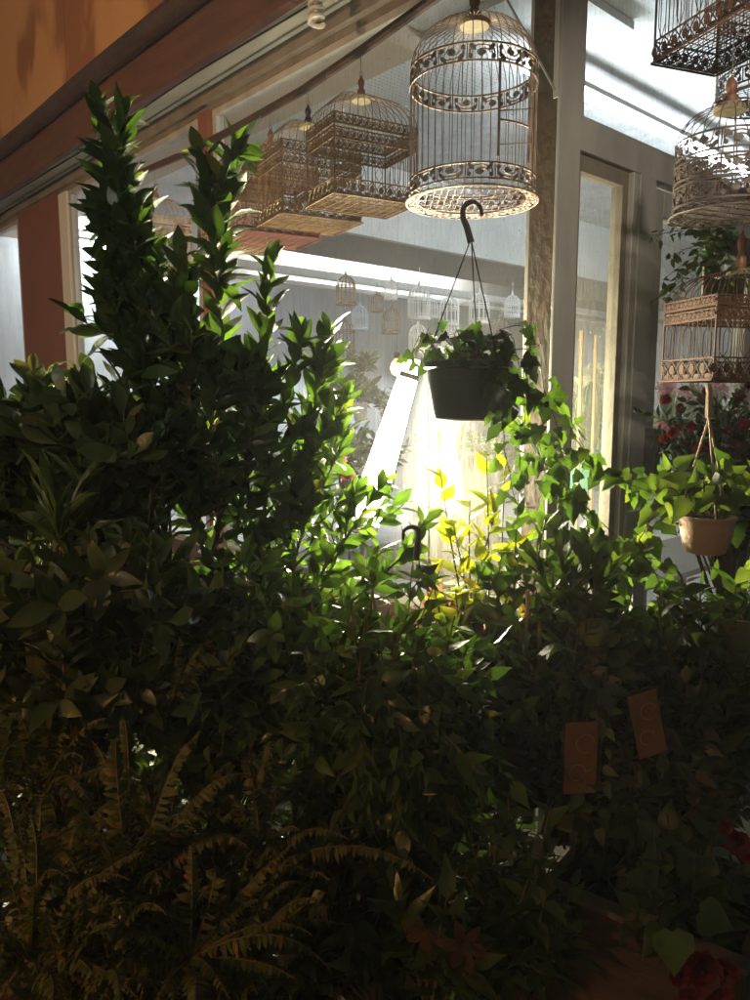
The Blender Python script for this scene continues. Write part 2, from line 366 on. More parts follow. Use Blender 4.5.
tw = bx('transom_window', 'frame', (.062, .09, -.02, .02, 2.237, 2.998), (4.1, 4.2, -.02, .02, 2.237, 2.998), (.09, 4.1, -.02, .02, 2.237, 2.25), (.09, 4.1, -.02, .02, 2.985, 2.998))
bx('pane', 'glass', (.09, 4.1, -.003, .003, 2.251, 2.984), parent=tw)
sw2 = bx('side_window', 'frame', (1.42, 1.50, -.04, .04, 0, 2.138), (4.1, 4.2, -.04, .04, 0, 2.138), (1.5, 4.1, -.04, .04, 2.1, 2.138), (1.5, 4.1, -.04, .04, 0, .1))
bx('pane', 'glass2', (1.50, 4.1, -.003, .003, .1, 2.13), parent=sw2)
# interior shell
bx('ceiling', 'ceil', (.045, 9, .06, 9, 3.06, 3.1))
bx('bulkhead', 'beige', (.05, .62, 1.2, 9, 2.96, 3.055))
dots = MB(); dots.box(.63, 1.25, .5, 7, 3.02, 3.055); dots.build('ceiling_panel', M['wallin'], shop, False)
bx('beam', 'wallin', (.9, 9, 2.75, 3.5, 2.55, 3.058)); bx('beam_soffit', 'beam_under', (.9, 9, 2.74, 3.51, 2.535, 2.549))
bx('beam', 'beam_under', (.9, 9, 5.1, 5.4, 2.62, 3.058))
bx('rear_wall', 'wallin2', (.05, 9, 6.6, 6.7, 0, 3.06))
bx('side_wall', 'wallin', (8.9, 9, .06, 6.6, 0, 3.06))
bx('end_wall', 'wallin', (.06, 9, 8.95, 9, 0, 3.06), (.9, 1.0, 6.71, 8.94, 0, 3.06))
bx('duct', 'wallin', (1.0, 8.8, 4.15, 4.25, 2.50, 2.56), (1.0, 8.8, 4.4, 4.44, 2.46, 2.49))
bx('shop_floor', 'floorin', (.05, 9, .06, 9, .02, .06))

# pegboard holes (small dark dots on the ceiling panel)
ph_ = MB()
for i in range(24):
    for j in range(70):
        x = .65+i*.025; y = .9+j*.03
        ph_.add([(x-.003, y-.003, 3.0175), (x+.003, y-.003, 3.0175), (x+.003, y+.003, 3.0175), (x-.003, y+.003, 3.0175)], [(0, 1, 2, 3)])
ph_.build('peg_holes', M['darkobj'], shop, False)

g = MB(); g.add([(-25, -25, 0), (25, -25, 0), (25, 25, 0), (-25, 25, 0)], [(0, 1, 2, 3)])
tag(g.build('ground', M['ground'], None, False), 'dark pavement in front of the shop', 'ground', kind='structure')

# ---------------------------------------------------------------- lamps
def ceiling_lamp(x0, x1, y, z, label, tm='tube'):
    e = empty('ceiling_light', loc2w((x0+x1)/2, y, z), ANG, label, 'ceiling light', 'fluorescent ceiling lights')
    m = MB(); L = (x1-x0)/2; m.box(-L, L, -.02, .02, .012, .04); bev(m.build('housing', M['white'], e, False))
    t = MB(); t.tube([(-L+.03, 0, -.022), (L-.03, 0, -.022)], .02, 10); t.build('tube', M[tm], e)
ceiling_lamp(.9, 4.6, .84, 2.90, 'long lit fluorescent ceiling tube seen through the glass above the door')
ceiling_lamp(2.2, 5.2, 4.7, 2.9, 'added hidden fluorescent tube behind the wide beam, brightening the shop', 'tube_strong')  # unseen tube added to brighten the interior
ceiling_lamp(.7, 2.4, 6.1, 2.92, 'added fluorescent tube near the back wall, brightening the far shop', 'tube_strong')  # extra tube added to lift the far left wall
# slanted work lamp standing behind the plants
T = on_plane(414, 360, -.07); Bm = on_plane(364, 522, -.24)
ax = (T-Bm).normalized(); side = Vector((1, .05, 0)); side = (side-ax*side.dot(ax)).normalized(); nr = ax.cross(side).normalized()
if nr.y > 0: nr = -nr
lamp = empty('work_lamp', Bm, 0, 'glaring slanted white lamp leaning on the window behind the plants', 'lamp')
def slab(mb, a, b, w0, w1, t, off):
    vs = []
    for p, w in ((a, w0), (b, w1)):
        for q in (-1, 1):
            for z in (-t, t): vs.append(p+side*q*w+nr*(z+off))
    mb.add([v-Bm for v in vs], [(0,1,3,2),(4,6,7,5),(0,4,5,1),(2,3,7,6),(0,2,6,4),(1,5,7,3)])
lb = MB(); slab(lb, Bm-ax*.02, T+ax*.01, .060, .034, .008, -.038); bev(lb.build('housing', M['white'], lamp, False))
ll = MB(); rows = []
for k in range(25):
    t = k/24; c = Bm.lerp(T-ax*.07, t)-Bm; w = (.062+(.030-.062)*t)*(1 if 0 < k < 24 else .75)
    rows.append([c+side*w*math.cos(a)+nr*(w*.62*math.sin(a)) for a in np.linspace(0, 2*PI, 21)[:-1]])
ll.add([v for r_ in rows for v in r_], [(i*20+k, i*20+(k+1) % 20, (i+1)*20+(k+1) % 20, (i+1)*20+k) for i in range(24) for k in range(20)]+[tuple(range(20))[::-1], tuple(range(480, 500))]); ll.build('diffuser', M['led'], lamp)
m = MB(); m.tube(smooth([T-Bm, T-Bm+Vector((.01, .01, .03)), T-Bm+Vector((.035, .01, .02)), T-Bm+Vector((.05, .0, -.1)), T-Bm+Vector((.06, -.02, -.9))]), .0035, 6); m.build('cable', M['blackplastic'], lamp)
lc = MB(); slab(lc, Bm-ax*.045, Bm-ax*.001, .05, .056, .03, -.005); bev(lc.build('end_cap', M['darkobj'], lamp, False))
ll = MB(); slab(ll, T-ax*.05, T, .022, .020, .006, 0); ll.build('end_light', M['led'], lamp, False)
lc = MB(); slab(lc, T-ax*.071, T-ax*.049, .034, .034, .012, .004); bev(lc.build('clamp', M['darkobj'], lamp, False))
lg = MB(); lg.tube([-ax*.02, Vector((0, .05, -.5)), Vector((0, .1, -Bm.z+.02))], .012, 8); lg.tube([Vector((-.15, .1, -Bm.z+.012)), Vector((.15, .1, -Bm.z+.012))], .012, 8); lg.build('stand', M['steel'], lamp)
# amber bulb inside
p = at(397, 368, 4.6); e = empty('amber_lamp', p, 0, 'small glowing amber bulb inside the shop beside the hanging basket', 'lamp')
m = MB(); m.lathe([(.001, -.05), (.03, -.035), (.042, 0), (.032, .03), (.014, .05), (.012, .055)], 14); m.build('bulb', M['bulb'], e)
m = MB(); m.lathe([(.016, .055), (.018, .09), (.004, .10)], 10); m.tube([(0, 0, .1), (0, 0, 2.5-p.z)], .0012); m.build('socket', M['blackplastic'], e)
# spiral bulb under the soffit
p = at(316, 2, 2.86); e = empty('spiral_bulb', p, 0, 'unlit white spiral bulb under the soffit above the window', 'light bulb')
m = MB(); pts = [(.025*math.cos(a)*(1-.15*(a/25)), .025*math.sin(a)*(1-.15*(a/25)), -.075+a*.0042) for a in np.linspace(0, 25, 110)]
m.tube(pts, .0085, 8); m.build('spiral', M['bulbwhite'], e)
m = MB(); m.lathe([(.026, .03), (.03, .04), (.028, .06), (.015, .07), (.015, .14)], 16); m.build('base', M['white'], e)
# street lamp, added fill spots, then moon and sky
def area(name, loc, tgt, size, power, col):
    l = bpy.data.lights.new(name, 'AREA'); l.shape = 'DISK'; l.size = size; l.energy = power; l.color = col
    o = bpy.data.objects.new(name, l); COL.objects.link(o); o.location = loc
    o.rotation_euler = (Vector(tgt)-Vector(loc)).to_track_quat('-Z', 'Y').to_euler(); return o
def spot(name, loc, tgt, size, power, col, cone, blend=.8):
    l = bpy.data.lights.new(name, 'SPOT'); l.shadow_soft_size = size; l.energy = power; l.color = col; l.spot_size = R_(cone); l.spot_blend = blend
    o = bpy.data.objects.new(name, l); COL.objects.link(o); o.location = loc
    o.rotation_euler = (Vector(tgt)-Vector(loc)).to_track_quat('-Z', 'Y').to_euler(); return o
STREET = spot('street_lamp_light', (-3.6, .2, 1.95), (-1.8, 4.0, 2.9), .12, 370, (1.0, .64, .36), 72, .7)
FERN_FILL = spot('fern_fill_light', (-2.3, -1.0, 2.2), (-.72, 1.1, .72), .15, 165, (1.0, .46, .14), 38, 1)  # added spot that warms the ferns, not a second street lamp
TREE_FILL = spot('tree_fill_light', (-1.3, -1.2, 2.5), (-.55, 1.75, 1.74), .25, 82, (.94, .97, .78), 40, 1)  # added front fill for the citrus tree, no stall behind it
DOOR_FILL = spot('door_fill_light', (.8, .6, 2.35), (.90, 2.55, 1.85), .04, 52, (1.0, .86, .68), 50)  # added fill for the door frame, aimed clear of the cages
sun = bpy.data.lights.new('moonlight', 'SUN'); sun.energy = .02; sun.angle = R_(2); sun.color = (.8, .88, 1)
so = bpy.data.objects.new('moonlight', sun); COL.objects.link(so); so.rotation_euler = (R_(35), 0, R_(-20))
W = bpy.data.worlds.new('World'); S.world = W; W.use_nodes = True; nt = W.node_tree; bg = nt.nodes['Background']
sky = nt.nodes.new('ShaderNodeTexSky'); sky.sky_type = 'NISHITA'; sky.sun_disc = False; sky.sun_elevation = R_(4); sky.sun_rotation = R_(200)
nt.links.new(sky.outputs[0], bg.inputs[0]); bg.inputs[1].default_value = .022

# ---------------------------------------------------------------- bird cages
def disc(mb, fmap, u, v, ru, rv, n=8, rot=0, t=.0012):
    for sgn in (-1, 1):
        vs = [fmap(u, v, sgn*t)]
        for k in range(n):
            q = 2*PI*k/n; a, b = ru*math.cos(q), rv*math.sin(q)
            vs.append(fmap(u+a*math.cos(rot)-b*math.sin(rot), v+a*math.sin(rot)+b*math.cos(rot), sgn*t))
        mb.add(vs, [(0, 1+k, 1+(k+1) % n) for k in range(n)])
def scroll_band(mb, fmap, length, h, n, r=.0019, closed=True, fine=6):
    """vine scroll filigree between two rails, in (u,v) band coordinates"""
    for v in (0, h):
        mb.tube([fmap(length*i/(n*fine), v, 0) for i in range(n*fine+(0 if closed else 1))], r*1.5, 4, closed=closed)
    w = length/n
    for k in range(n):
        c = (k+.5)*w; up = k % 2
        y = lambda v: v if not up else h-v
        arc = [fmap(c+math.cos(a)*w*.42, y(h*.45+math.sin(a)*h*.38), 0) for a in np.linspace(-.6, 3.9, 10)]; mb.tube(arc, r, 4)
        arc = [fmap(c+math.cos(a)*w*.22+w*.05, y(h*.42+math.sin(a)*h*.2), 0) for a in np.linspace(0, 4.6, 7)]; mb.tube(arc, r, 4)
        disc(mb, fmap, c, y(h*.42), w*.13, h*.15, 7)
        for q in (-.5, .5):
            disc(mb, fmap, c+q*w*.62, y(h*.74), w*.15, h*.13, 6, q*1.4)
            disc(mb, fmap, c+q*w*.75, y(h*.25), w*.08, h*.15, 6, -q)
        mb.tube([fmap(c-w*.5, y(h*.1), 0), fmap(c-w*.5+.001, y(h*.95), 0)], r*.9, 4)
def round_cage(name, r, hb, hd, wm, label, cat='birdcage', bands=(.035, .04), nw=40, group='birdcages hung outside the shop window', hook=.05, finmat='woodfin', cap='cream', band2=None, doorang=-1.35, nmot=14, hooktop=None):
    e = empty(name, (0, 0, 0), 0, label, cat, group); b1, b2 = bands
    def cyl(z0, rr=r, taper=0): return lambda u, v, o: Vector(((rr+o+taper*v)*math.cos(u/rr), (rr+o+taper*v)*math.sin(u/rr), z0+v))
    w = MB()
    for k in range(nw):
        q = 2*PI*k/nw; pts = [(r, b1), (r, hb)]
        for t in np.linspace(.12, 1, 8): pts.append((max(r*math.cos(t*PI/2)**.8, .022) if t < 1 else .022, hb+hd*math.sin(t*PI/2)))
        w.tube([Vector((a*math.cos(q), a*math.sin(q), z)) for a, z in pts], .00125, 4)
    w.build('bars', M[wm], e)
    m = MB(); scroll_band(m, cyl(hb-b2*.9), 2*PI*r, b2, nmot); m.build('upper_band', M[wm], e)
    m = MB(); scroll_band(m, cyl(.018), 2*PI*r, b1, nmot); m.build('lower_band', M[wm], e)
    if band2:
        m = MB(); scroll_band(m, cyl(band2), 2*PI*r, b2*.9, nmot); m.build('middle_band', M[wm], e)
    m = MB(); m.tube([(1.06*r*math.cos(a), 1.06*r*math.sin(a), 0) for a in np.linspace(0, 2*PI, 49)[:-1]], .0022, 5, closed=True)
    scroll_band(m, lambda u, v, o: Vector(((r*1.05-v)*math.cos(u/r), (r*1.05-v)*math.sin(u/r), o+v*.25)), 2*PI*r, b1*.75, nmot+4, .0015)
    for i in range(-9, 10):
        x = i/9.5*r; L = math.sqrt(max(r*r-x*x, 0))*.98
        m.tube([(x, -L, .009), (x, L, .009)], .0009, 4)
        if i % 3 == 0: m.tube([(-L, x, .0075), (L, x, .0075)], .0014, 4)
    m.build('base', M[wm], e)
    top = hb+hd
    m = MB(); m.lathe([(.004, -.012), (.036, -.012), (.04, -.004), (.03, .006), (.01, .008)], 20, (0, 0, top)); m.build('cap', M[cap], e)
    m = MB(); m.lathe([(.006, .006), (.015, .012), (.017, .022), (.009, .032), (.013, .04), (.014, .05), (.006, .062), (.003, .07)], 12, (0, 0, top)); m.build('finial', M[finmat], e)
    m = MB(); z = top+.07
    m.tube([(.008*math.sin(a), 0, z+.008-.008*math.cos(a)) for a in np.linspace(0, 2*PI, 12)[:-1]], .0014, 4, closed=True)
    m.tube([(0, 0, z+.014), (0, .002, z+.014+hook)], .0013, 4)
    m.tube([(0, .014*math.cos(a)-.012, z+.014+hook+.014*math.sin(a)) for a in np.linspace(0, 3.6, 9)], .0013, 4); m.build('hook', M['steel'], e)
    # small door with a latch frame
    fm = cyl(0, r+.004); u0 = doorang*r; dw = r*.62; z0, z1 = b1+.03, hb-b2*.8
    m = MB(); m.tube([fm(u0, z0, 0), fm(u0, z1, 0)], .0032, 4); m.tube([fm(u0+dw, z0, 0), fm(u0+dw, z1, 0)], .0028, 4)
    zc = z0+(z1-z0)*.38; m.tube([fm(u0+dw*i/6, zc, 0) for i in range(7)], .003, 4)
    d = cyl(0, r+.03)
    m.tube([fm(u0, zc-.055, 0), d(u0*.96+dw*.4, zc-.048, 0), d(u0*.96+dw*.45, zc+.03, 0), fm(u0+dw*.05, zc+.02, 0)], .0018, 4)
    m.build('door', M[wm], e); return e
def rect_cage(name, a, b, h, hd, wm, label, group='birdcages hung outside the shop window', bu=.07, bl=.045, hook=.06, finmat='woodfin', cap='cream', pitch=.0165, over=.0, finh=1.0):
    e = empty(name, (0, 0, 0), 0, label, 'birdcage', group); a2, b2 = a/2, b/2
    def sides():
        yield lambda u, v, o: Vector((-a2+u, -b2-o, v)), a
        yield lambda u, v, o: Vector((a2+o, -b2+u, v)), b
        yield lambda u, v, o: Vector((a2-u, b2+o, v)), a
        yield lambda u, v, o: Vector((-a2-o, b2-u, v)), b
    bars = MB()
    for x in (-a2, a2):
        for y in (-b2, b2): bars.tube([(x, y, 0), (x, y, h)], .003, 4)
    ub = MB(); lb_ = MB(); dm = MB(); base = MB()
    for fm, L in sides():
        n = max(4, round(L/pitch))
        for k in range(1, n):
            u = L*k/n
            if k % 4 in (1, 2):
                s = -1 if k % 4 == 1 else 1; c = L*(k+.5*(-s))/n
                mid = u+s*L/n*.28
                bars.tube([fm(c, bl, 0), fm(mid, bl+(h-bu-bl)*.18, 0), fm(u+s*L/n*.35, bl+(h-bu-bl)*.5, 0), fm(mid, bl+(h-bu-bl)*.82, 0), fm(c, h-bu, 0)], .0011, 4)
            else: bars.tube([fm(u, 0, 0), fm(u, h, 0)], .0011, 4)
        for z0, hh, mb in ((h-bu, bu*.42, ub), (h-bu*.42, bu*.42, ub), (0, bl, lb_)):
            for v in (0, hh): mb.tube([fm(0, z0+v, .001), fm(L, z0+v, .001)], .0026, 4)
            nn = max(4, round(L/(hh*.75)))
            for k in range(nn):
                u0, u1 = L*k/nn, L*(k+1)/nn; uc = (u0+u1)/2
                mb.tube([fm(u0, z0, .001), fm(uc, z0+hh*.55, .001), fm(u0, z0+hh, .001)], .0019, 4)
                mb.tube([fm(u1, z0, .001), fm(uc, z0+hh*.55, .001), fm(u1, z0+hh, .001)], .0019, 4)
                disc(mb, lambda u, v, o: fm(u, v, o+.001), u0, z0+hh*.5, hh*.2, hh*.26, 6)
                disc(mb, lambda u, v, o: fm(u, v, o+.001), uc, z0+hh*.12, hh*.22, hh*.14, 6)
        nd = max(4, round(L/(pitch*1.6)))
        for k in range(nd+1):
            p = fm(L*k/nd, h, 0); q = Vector((0, 0, h+hd)); d = Vector((p.x, p.y, 0)); dl = d.length; d.normalize()
            dm.tube([Vector((0, 0, h))+d*(dl-(dl-.024)*(1-math.cos(t*PI/2)))+Vector((0, 0, hd*math.sin(t*PI/2))) for t in np.linspace(0, 1, 8)], .0011, 4)
    for fm, L in sides():
        base.tube([fm(-.004, -.004, .006), fm(L+.004, -.004, .006)], .0032, 4)
    n = round(b/.013)
    for k in range(1, n):
        y = -b2+b*k/n; base.tube([(-a2, y, 0), (a2, y, 0)], .0011 if k % 3 else .0022, 4)
    for k in range(1, round(a/.03)):
        x = -a2+k*.03; base.tube([(x, -b2, -.001), (x, b2, -.001)], .0012, 4)
    bars.build('bars', M[wm], e); ub.build('upper_band', M[wm], e); lb_.build('lower_band', M[wm], e); dm.build('dome', M[wm], e); base.build('base', M[wm], e)
    top = h+hd
    m = MB(); m.lathe([(.004, -.010), (.03, -.010), (.034, -.002), (.024, .004), (.01, .006)], 18, (0, 0, top)); m.build('cap', M[cap], e)
    m = MB(); m.lathe([(.010, .004), (.014, .012*finh), (.0125, .022*finh), (.007, .032*finh), (.011, .042*finh), (.011, .05*finh), (.005, .06*finh), (.003, .066*finh)], 12, (0, 0, top)); m.build('finial', M[finmat], e)
    m = MB(); z = top+.066*finh
    m.tube([(.006*math.sin(t), 0, z+.006-.006*math.cos(t)) for t in np.linspace(0, 2*PI, 10)[:-1]], .0013, 4, closed=True)
    m.tube([(0, 0, z+.011), (0, .003, z+.011+hook)], .0012, 4)
    m.tube([(0, .013*math.cos(t)-.010, z+.011+hook+.013*math.sin(t)) for t in np.linspace(0, 3.5, 9)], .0012, 4); m.build('hook', M['steel'], e)
    return e

# hanging rod in front of the window
rp = [on_plane(x, y, -.33) for x, y in ((520, -60), (430, 1), (362, 50), (300, 92), (230, 131), (180, 156), (140, 173), (95, 198))]
m = MB(); m.tube(rp, .015, 8); tag(m.build('hanging_rod', M['bamboo']), 'brown rod running along the window that carries the birdcages', 'rod')
def rod_at(px):
    for a, b in zip(rp, rp[1:]):
        ua = 375+757*a.x/a.y; ub = 375+757*b.x/b.y
        if ub <= px <= ua: t = (ua-px)/(ua-ub); return a.lerp(b, t)
    return rp[-1]
wires = [(318, 'x')]
def hang(c, p, rz): c.location = p; c.rotation_euler = (0, 0, rz)
c = round_cage('round_birdcage', .158, .312, .118, 'wire', 'largest round domed birdcage with scrollwork bands and a small door, beside the corner post', hook=.03, nw=44)
pb = at(471.5, 203, 2.0); hang(c, pb, 0)
cages = [(362, 1.0, -27, 'goldwire', 'woodfin', 'cream', .29, .20, 'gilded rectangular birdcage nearest the big round cage on the rod'),
         (312, .97, -27, 'goldwire', 'blackfin', 'cream', .29, .22, 'gilded rectangular birdcage with a black finial'),
         (277, .97, -27, 'redwire', 'woodfin', 'wire', .28, .22, 'dark red rectangular birdcage with a wooden finial on the rod'),
         (246, .95, -27, 'goldwire', 'blackfin', 'wire', .26, .2, 'dark finialled rectangular birdcage half hidden by the tallest citrus shoots'),
         (164, .95, -27, 'wire', 'woodfin', 'wire', .26, .2, 'farthest birdcage along the rod, alone above the citrus tree')]
for i, (px, sc, rz, wm, fin, cap, a, b, lab) in enumerate(cages):
    pr = rod_at(px); h, hd = .228, .095; hk = (.05, .035, .045, .035, .05)[i]
    c = rect_cage('rectangular_birdcage', a, b, h, hd, wm, lab, hook=hk, finmat=fin, cap=cap)
    tot = h+hd+.066+.011+hk+.022
    hang(c, pr-Vector((0, 0, tot))+Vector((0, 0, .008)), R_(29))
# stray hooks left on the rod
for px, lab in ((268, 'empty bent wire hook on the rod, left of the red cage hook'), (331, 'empty bent wire hook on the rod between the two gilded cages')):
    p = rod_at(px); m = MB()
    m.tube([p+Vector((0, .017*math.cos(t), .017*math.sin(t))) for t in np.linspace(-.4, 3.6, 9)]+[p+Vector((0, -.017, -.035))], .0012, 4)
    tag(m.build('wire_hook', M['steel']), lab, 'hook', 'empty hooks on the rod')
# bracket that carries the big round cage
m = MB(); q0 = pb+Vector((0, 0, .55)); cp_ = loc2w(-.03, -.07, 2.72)
m.box(-.068, -.0635, -.034, -.018, 2.26, 3.0); br = empty('cage_bracket', CW, ANG, 'pale metal bracket screwed to the top of the corner post', 'bracket')
m.build('plate', M['frame'], br, False)
m = MB(); inv = Matrix.Rotation(-ANG, 3, 'Z')
A_ = Vector((-.070, -.026, 2.28)); B_ = inv@(at(503, -8, 2.02)-CW); C_ = inv@(q0+Vector((0, 0, .03))-CW); D_ = Vector((-.07, -.026, 2.9))
m.tube([A_, B_, inv@(at(480, -70, 2.0)-CW)], .0035, 5); m.tube([inv@(at(480, -70, 2.0)-CW), C_], .003, 5); m.tube([inv@(at(480, -70, 2.0)-CW), D_], .004, 5); m.build('arm', M['steel'], br)

# right-hand cages
c = rect_cage('rectangular_birdcage', .30, .21, .30, .09, 'rustwire', 'rusty rectangular birdcage holding the cut off top corner above the round cages', bl=.05, hook=.2)
fl = at(654, 62, 2.15); rz = R_(19+0)
# long axis runs towards the camera
dirA = Vector((math.cos(R_(20)), math.sin(R_(20)), 0)); dirB = Vector((math.sin(R_(20)), -math.cos(R_(20)), 0))
hang(c, fl+dirA*.105+dirB*.15, R_(20)+PI/2)
c = round_cage('round_birdcage', .118, .165, .085, 'paleWire', 'smaller round birdcage in front of the glaring tube light, over the rusty square cage', nw=22, bands=(.045, .042), band2=.075, nmot=10, hook=.06)
hang(c, at(724, 216, 1.9), .4); RC = c.location.copy()
c = round_cage('round_birdcage', .14, .26, .1, 'paleWire', 'pale round birdcage behind the rusty one in the top corner', nw=30, bands=(.04, .04), nmot=11, hook=.3)
hang(c, at(768, 100, 2.3), .9)
c = rect_cage('rectangular_birdcage', .29, .20, .20, .075, 'rustwire', 'rusty brown rectangular birdcage hanging at door height over the clay pot', bu=.055, bl=.05, hook=.03, finh=1.5)
nc = at(713, 378, 1.86)
dA = Vector((math.cos(R_(15)), math.sin(R_(15)), 0)); dB = Vector((-math.sin(R_(15)), math.cos(R_(15)), 0))
hang(c, nc+dA*.145+dB*.10, R_(15)); C2 = c.location.copy()

rk = fl+dirA*.105+dirB*.15
m = MB(); m.tube([Vector((rk.x, rk.y, 2.96))-Vector((math.cos(ANG), math.sin(ANG), 0))*.45, Vector((rk.x, rk.y, 2.96))+Vector((math.cos(ANG), math.sin(ANG), 0))*1.2], .014, 8)
for q in (-.4, 1.15):
    a = Vector((rk.x, rk.y, 2.96))+Vector((math.cos(ANG), math.sin(ANG), 0))*q; m.tube([a, a+Vector((-math.sin(ANG), math.cos(ANG), 0))*.62], .010, 6)
tag(m.build('awning_rail', M['bamboo']), 'brown rail over the door that carries the rusty birdcages', 'rail')
# ---------------------------------------------------------------- small cages in the shop
def small_cage(wm, label):
    e = empty('small_birdcage', (0, 0, 0), 0, label, 'birdcage', 'small birdcages hung inside the shop')
    m = MB(); r, h = .075, .13
    for k in range(14):
        q = 2*PI*k/14; m.tube([Vector((a*math.cos(q), a*math.sin(q), z)) for a, z in ((r, 0), (r, h), (r*.85, h+.035), (r*.5, h+.06), (.008, h+.07))], .0042, 4)
    m.build('bars', M[wm], e)
    m = MB()
    for z0, z1 in ((0, .035), (h-.02, h+.002)):
        for a_ in (r, r+.002): m.lathe([(a_, z0), (a_, z0+.006)], 16, cap=False)
        for a_ in (r,): m.lathe([(a_, z1-.006), (a_, z1)], 16, cap=False)
    m.lathe([(r, .006), (r, .02)], 16, cap=True); m.build('bands', M[wm], e)
    m = MB(); m.lathe([(.014, h+.065), (.01, h+.09), (.004, h+.11)], 8); m.tube([(0, 0, h+.11), (0, 0, h+.16)], .002, 4)
    m.tube([(0, .012*math.cos(a), h+.17+.012*math.sin(a)) for a in np.linspace(0, 6.28, 9)[:-1]], .002, 4, closed=True); m.build('hook', M[wm], e); return e
protos = {}
for px, py, w, wm, lab in ((346, 305, 19, 'goldwire', 'highest small golden birdcage inside the shop'), (360, 330, 16, 'bluewire', 'small pale blue birdcage inside the shop'),
        (391, 334, 17, 'goldwire', 'small golden birdcage hanging alone left of the white ones'), (419, 320, 22, 'whitewire', 'largest small white birdcage inside, over another white one'),
        (418, 352, 18, 'whitewire', 'small white birdcage hung below a larger white one, above the lamp'), (449, 326, 19, 'whitewire', 'small white birdcage seen between the cords, left of the centre cord'),
        (479, 324, 20, 'whitewire', 'small white birdcage crossed by the basket cords'), (345, 348, 18, 'paleWire', 'faint greyish small birdcage beside the citrus leaves'),
        (451, 350, 18, 'whitewire', 'small white birdcage low behind the ivy of the basket'), (500, 345, 18, 'paleWire', 'faint small birdcage near the corner post, behind the ivy'),
        (391, 300, 13, 'whitewire', 'tiny white birdcage far back between the golden and the largest white one'), (432, 318, 12, 'whitewire', 'tiny white birdcage far back just right of the largest white one'),
        (377, 312, 12, 'goldwire', 'tiny golden birdcage far back over the pale blue one'), (512, 318, 15, 'whitewire', 'small white birdcage next to the corner post inside')):
    Y = .15*757/w
    c = small_cage(wm, lab) if wm not in protos else copy_tree(protos[wm]); protos.setdefault(wm, c)
    c['label'] = lab; c.location = at(px, py, min(Y, 6.2)); s_ = min(Y, 6.2)/Y; c.scale = (s_, s_, s_*1.1); c.rotation_euler = (0, 0, random.random())

# ---------------------------------------------------------------- plants
def shrub(name, label, cat, leafm, base, tips, kind='ellip', ratio=.36, L=.07, n=16, ang=50, t0=.35, curl=.25, fold=.25, r=.004, side=0, droop=0, up=0, bend=.12, group=None, lvar=.25, whorl=1, stemm='stem', sidelen=.12, sn=8, tip=True, arch=0):
    e = empty(name, base, 0, label, cat, group); lv = Leaves(kind, ratio, curl, fold); sb = MB(); b = Vector(base)
    for tp in tips:
        tp = Vector(tp); bb = b+Vector((random.gauss(0, .015), random.gauss(0, .015), 0))
        mid = bb.lerp(tp, .5)+jit(bend*(tp-bb).length*.4)+Vector((0, 0, arch*(tp-bb).length))
        pts = bez(bb, mid, tp, 12); stem(sb, [p-b for p in pts], r, r*.35)
        lp = [p-b for p in pts]; leaves_along(lv, lp, n, L, ang, t0, 1.0, lvar=lvar, droop=droop, up=up, whorl=whorl, tip=tip)
        for k in range(side):
            t = random.uniform(t0, .95); p, axx = path_at(lp, t); a = axx.orthogonal().normalized(); a.rotate(Matrix.Rotation(random.random()*6.28, 3, axx))
            q = p+(axx*.6+a*.8+Vector((0, 0, -.5*droop)))*sidelen*random.uniform(.6, 1.2); sp_ = bez(p, p.lerp(q, .5)+jit(.01), q, 6)
            stem(sb, sp_, r*.45, r*.2, 5); leaves_along(lv, sp_, sn, L*.9, ang, .2, 1.0, lvar=lvar, droop=droop, up=up, tip=tip)
    sb.build('stems', M[stemm], e); lv.build('foliage', M[leafm], e); return e
def tips(px, py, Y, rx, ry, rY, n):
    out = []
    for _ in range(n):
        while 1:
            a, b, c = (random.uniform(-1, 1) for _ in range(3))
            if a*a+b*b+c*c < 1: break
        out.append(at(px+a*rx, py+b*ry, Y+c*rY))
    return out

# citrus tree, tall upright shoots
def long_shoots(name, label, cat, base, shoots, leafm, kind, ratio, L, ang, dens, r=.007, curl=.2, fold=.3, side=0, group=None, sidelen=.12, droop=0):
    e = empty(name, base, 0, label, cat, group); b = Vector(base); lv = Leaves(kind, ratio, curl, fold); sb = MB()
    for pp_ in shoots:
        raw = [at(*q) if len(q) == 3 else Vector(q) for q in pp_]; pts = []
        for i in range(len(raw)-1):
            for t in (0, .25, .5, .75): pts.append(raw[i].lerp(raw[i+1], t)+jit(.003))
        pts.append(raw[-1]); pts = [p-b for p in pts]; Ln = sum((pts[i+1]-pts[i]).length for i in range(len(pts)-1))
        stem(sb, pts, r*.7, r*.3); leaves_along(lv, pts, int(Ln*dens), L, ang, .03, 1, lvar=.28, droop=droop)
        for k in range(int(side*Ln)):
            t = random.uniform(.05, .85); p, axx = path_at(pts, t); a = axx.orthogonal().normalized(); a.rotate(Matrix.Rotation(random.random()*6.28, 3, axx))
            q = p+(axx*.9+a*.6)*sidelen*random.uniform(.6, 1.2); sp_ = bez(p, p+a*sidelen*.4, q, 7)
            stem(sb, sp_, r*.4, r*.2, 5); leaves_along(lv, sp_, int(dens*.11), L*.95, ang, .1, 1, lvar=.25, droop=droop)
    sb.tube([Vector((0, 0, -b.z)), Vector((.01, 0, -b.z*.5)), Vector((0, 0, 0))], r*2, 7, r1=r*1.5)
    sb.build('stems', M['stem'], e); lv.build('foliage', M[leafm], e); return e
cb = at(215, 640, 1.75)
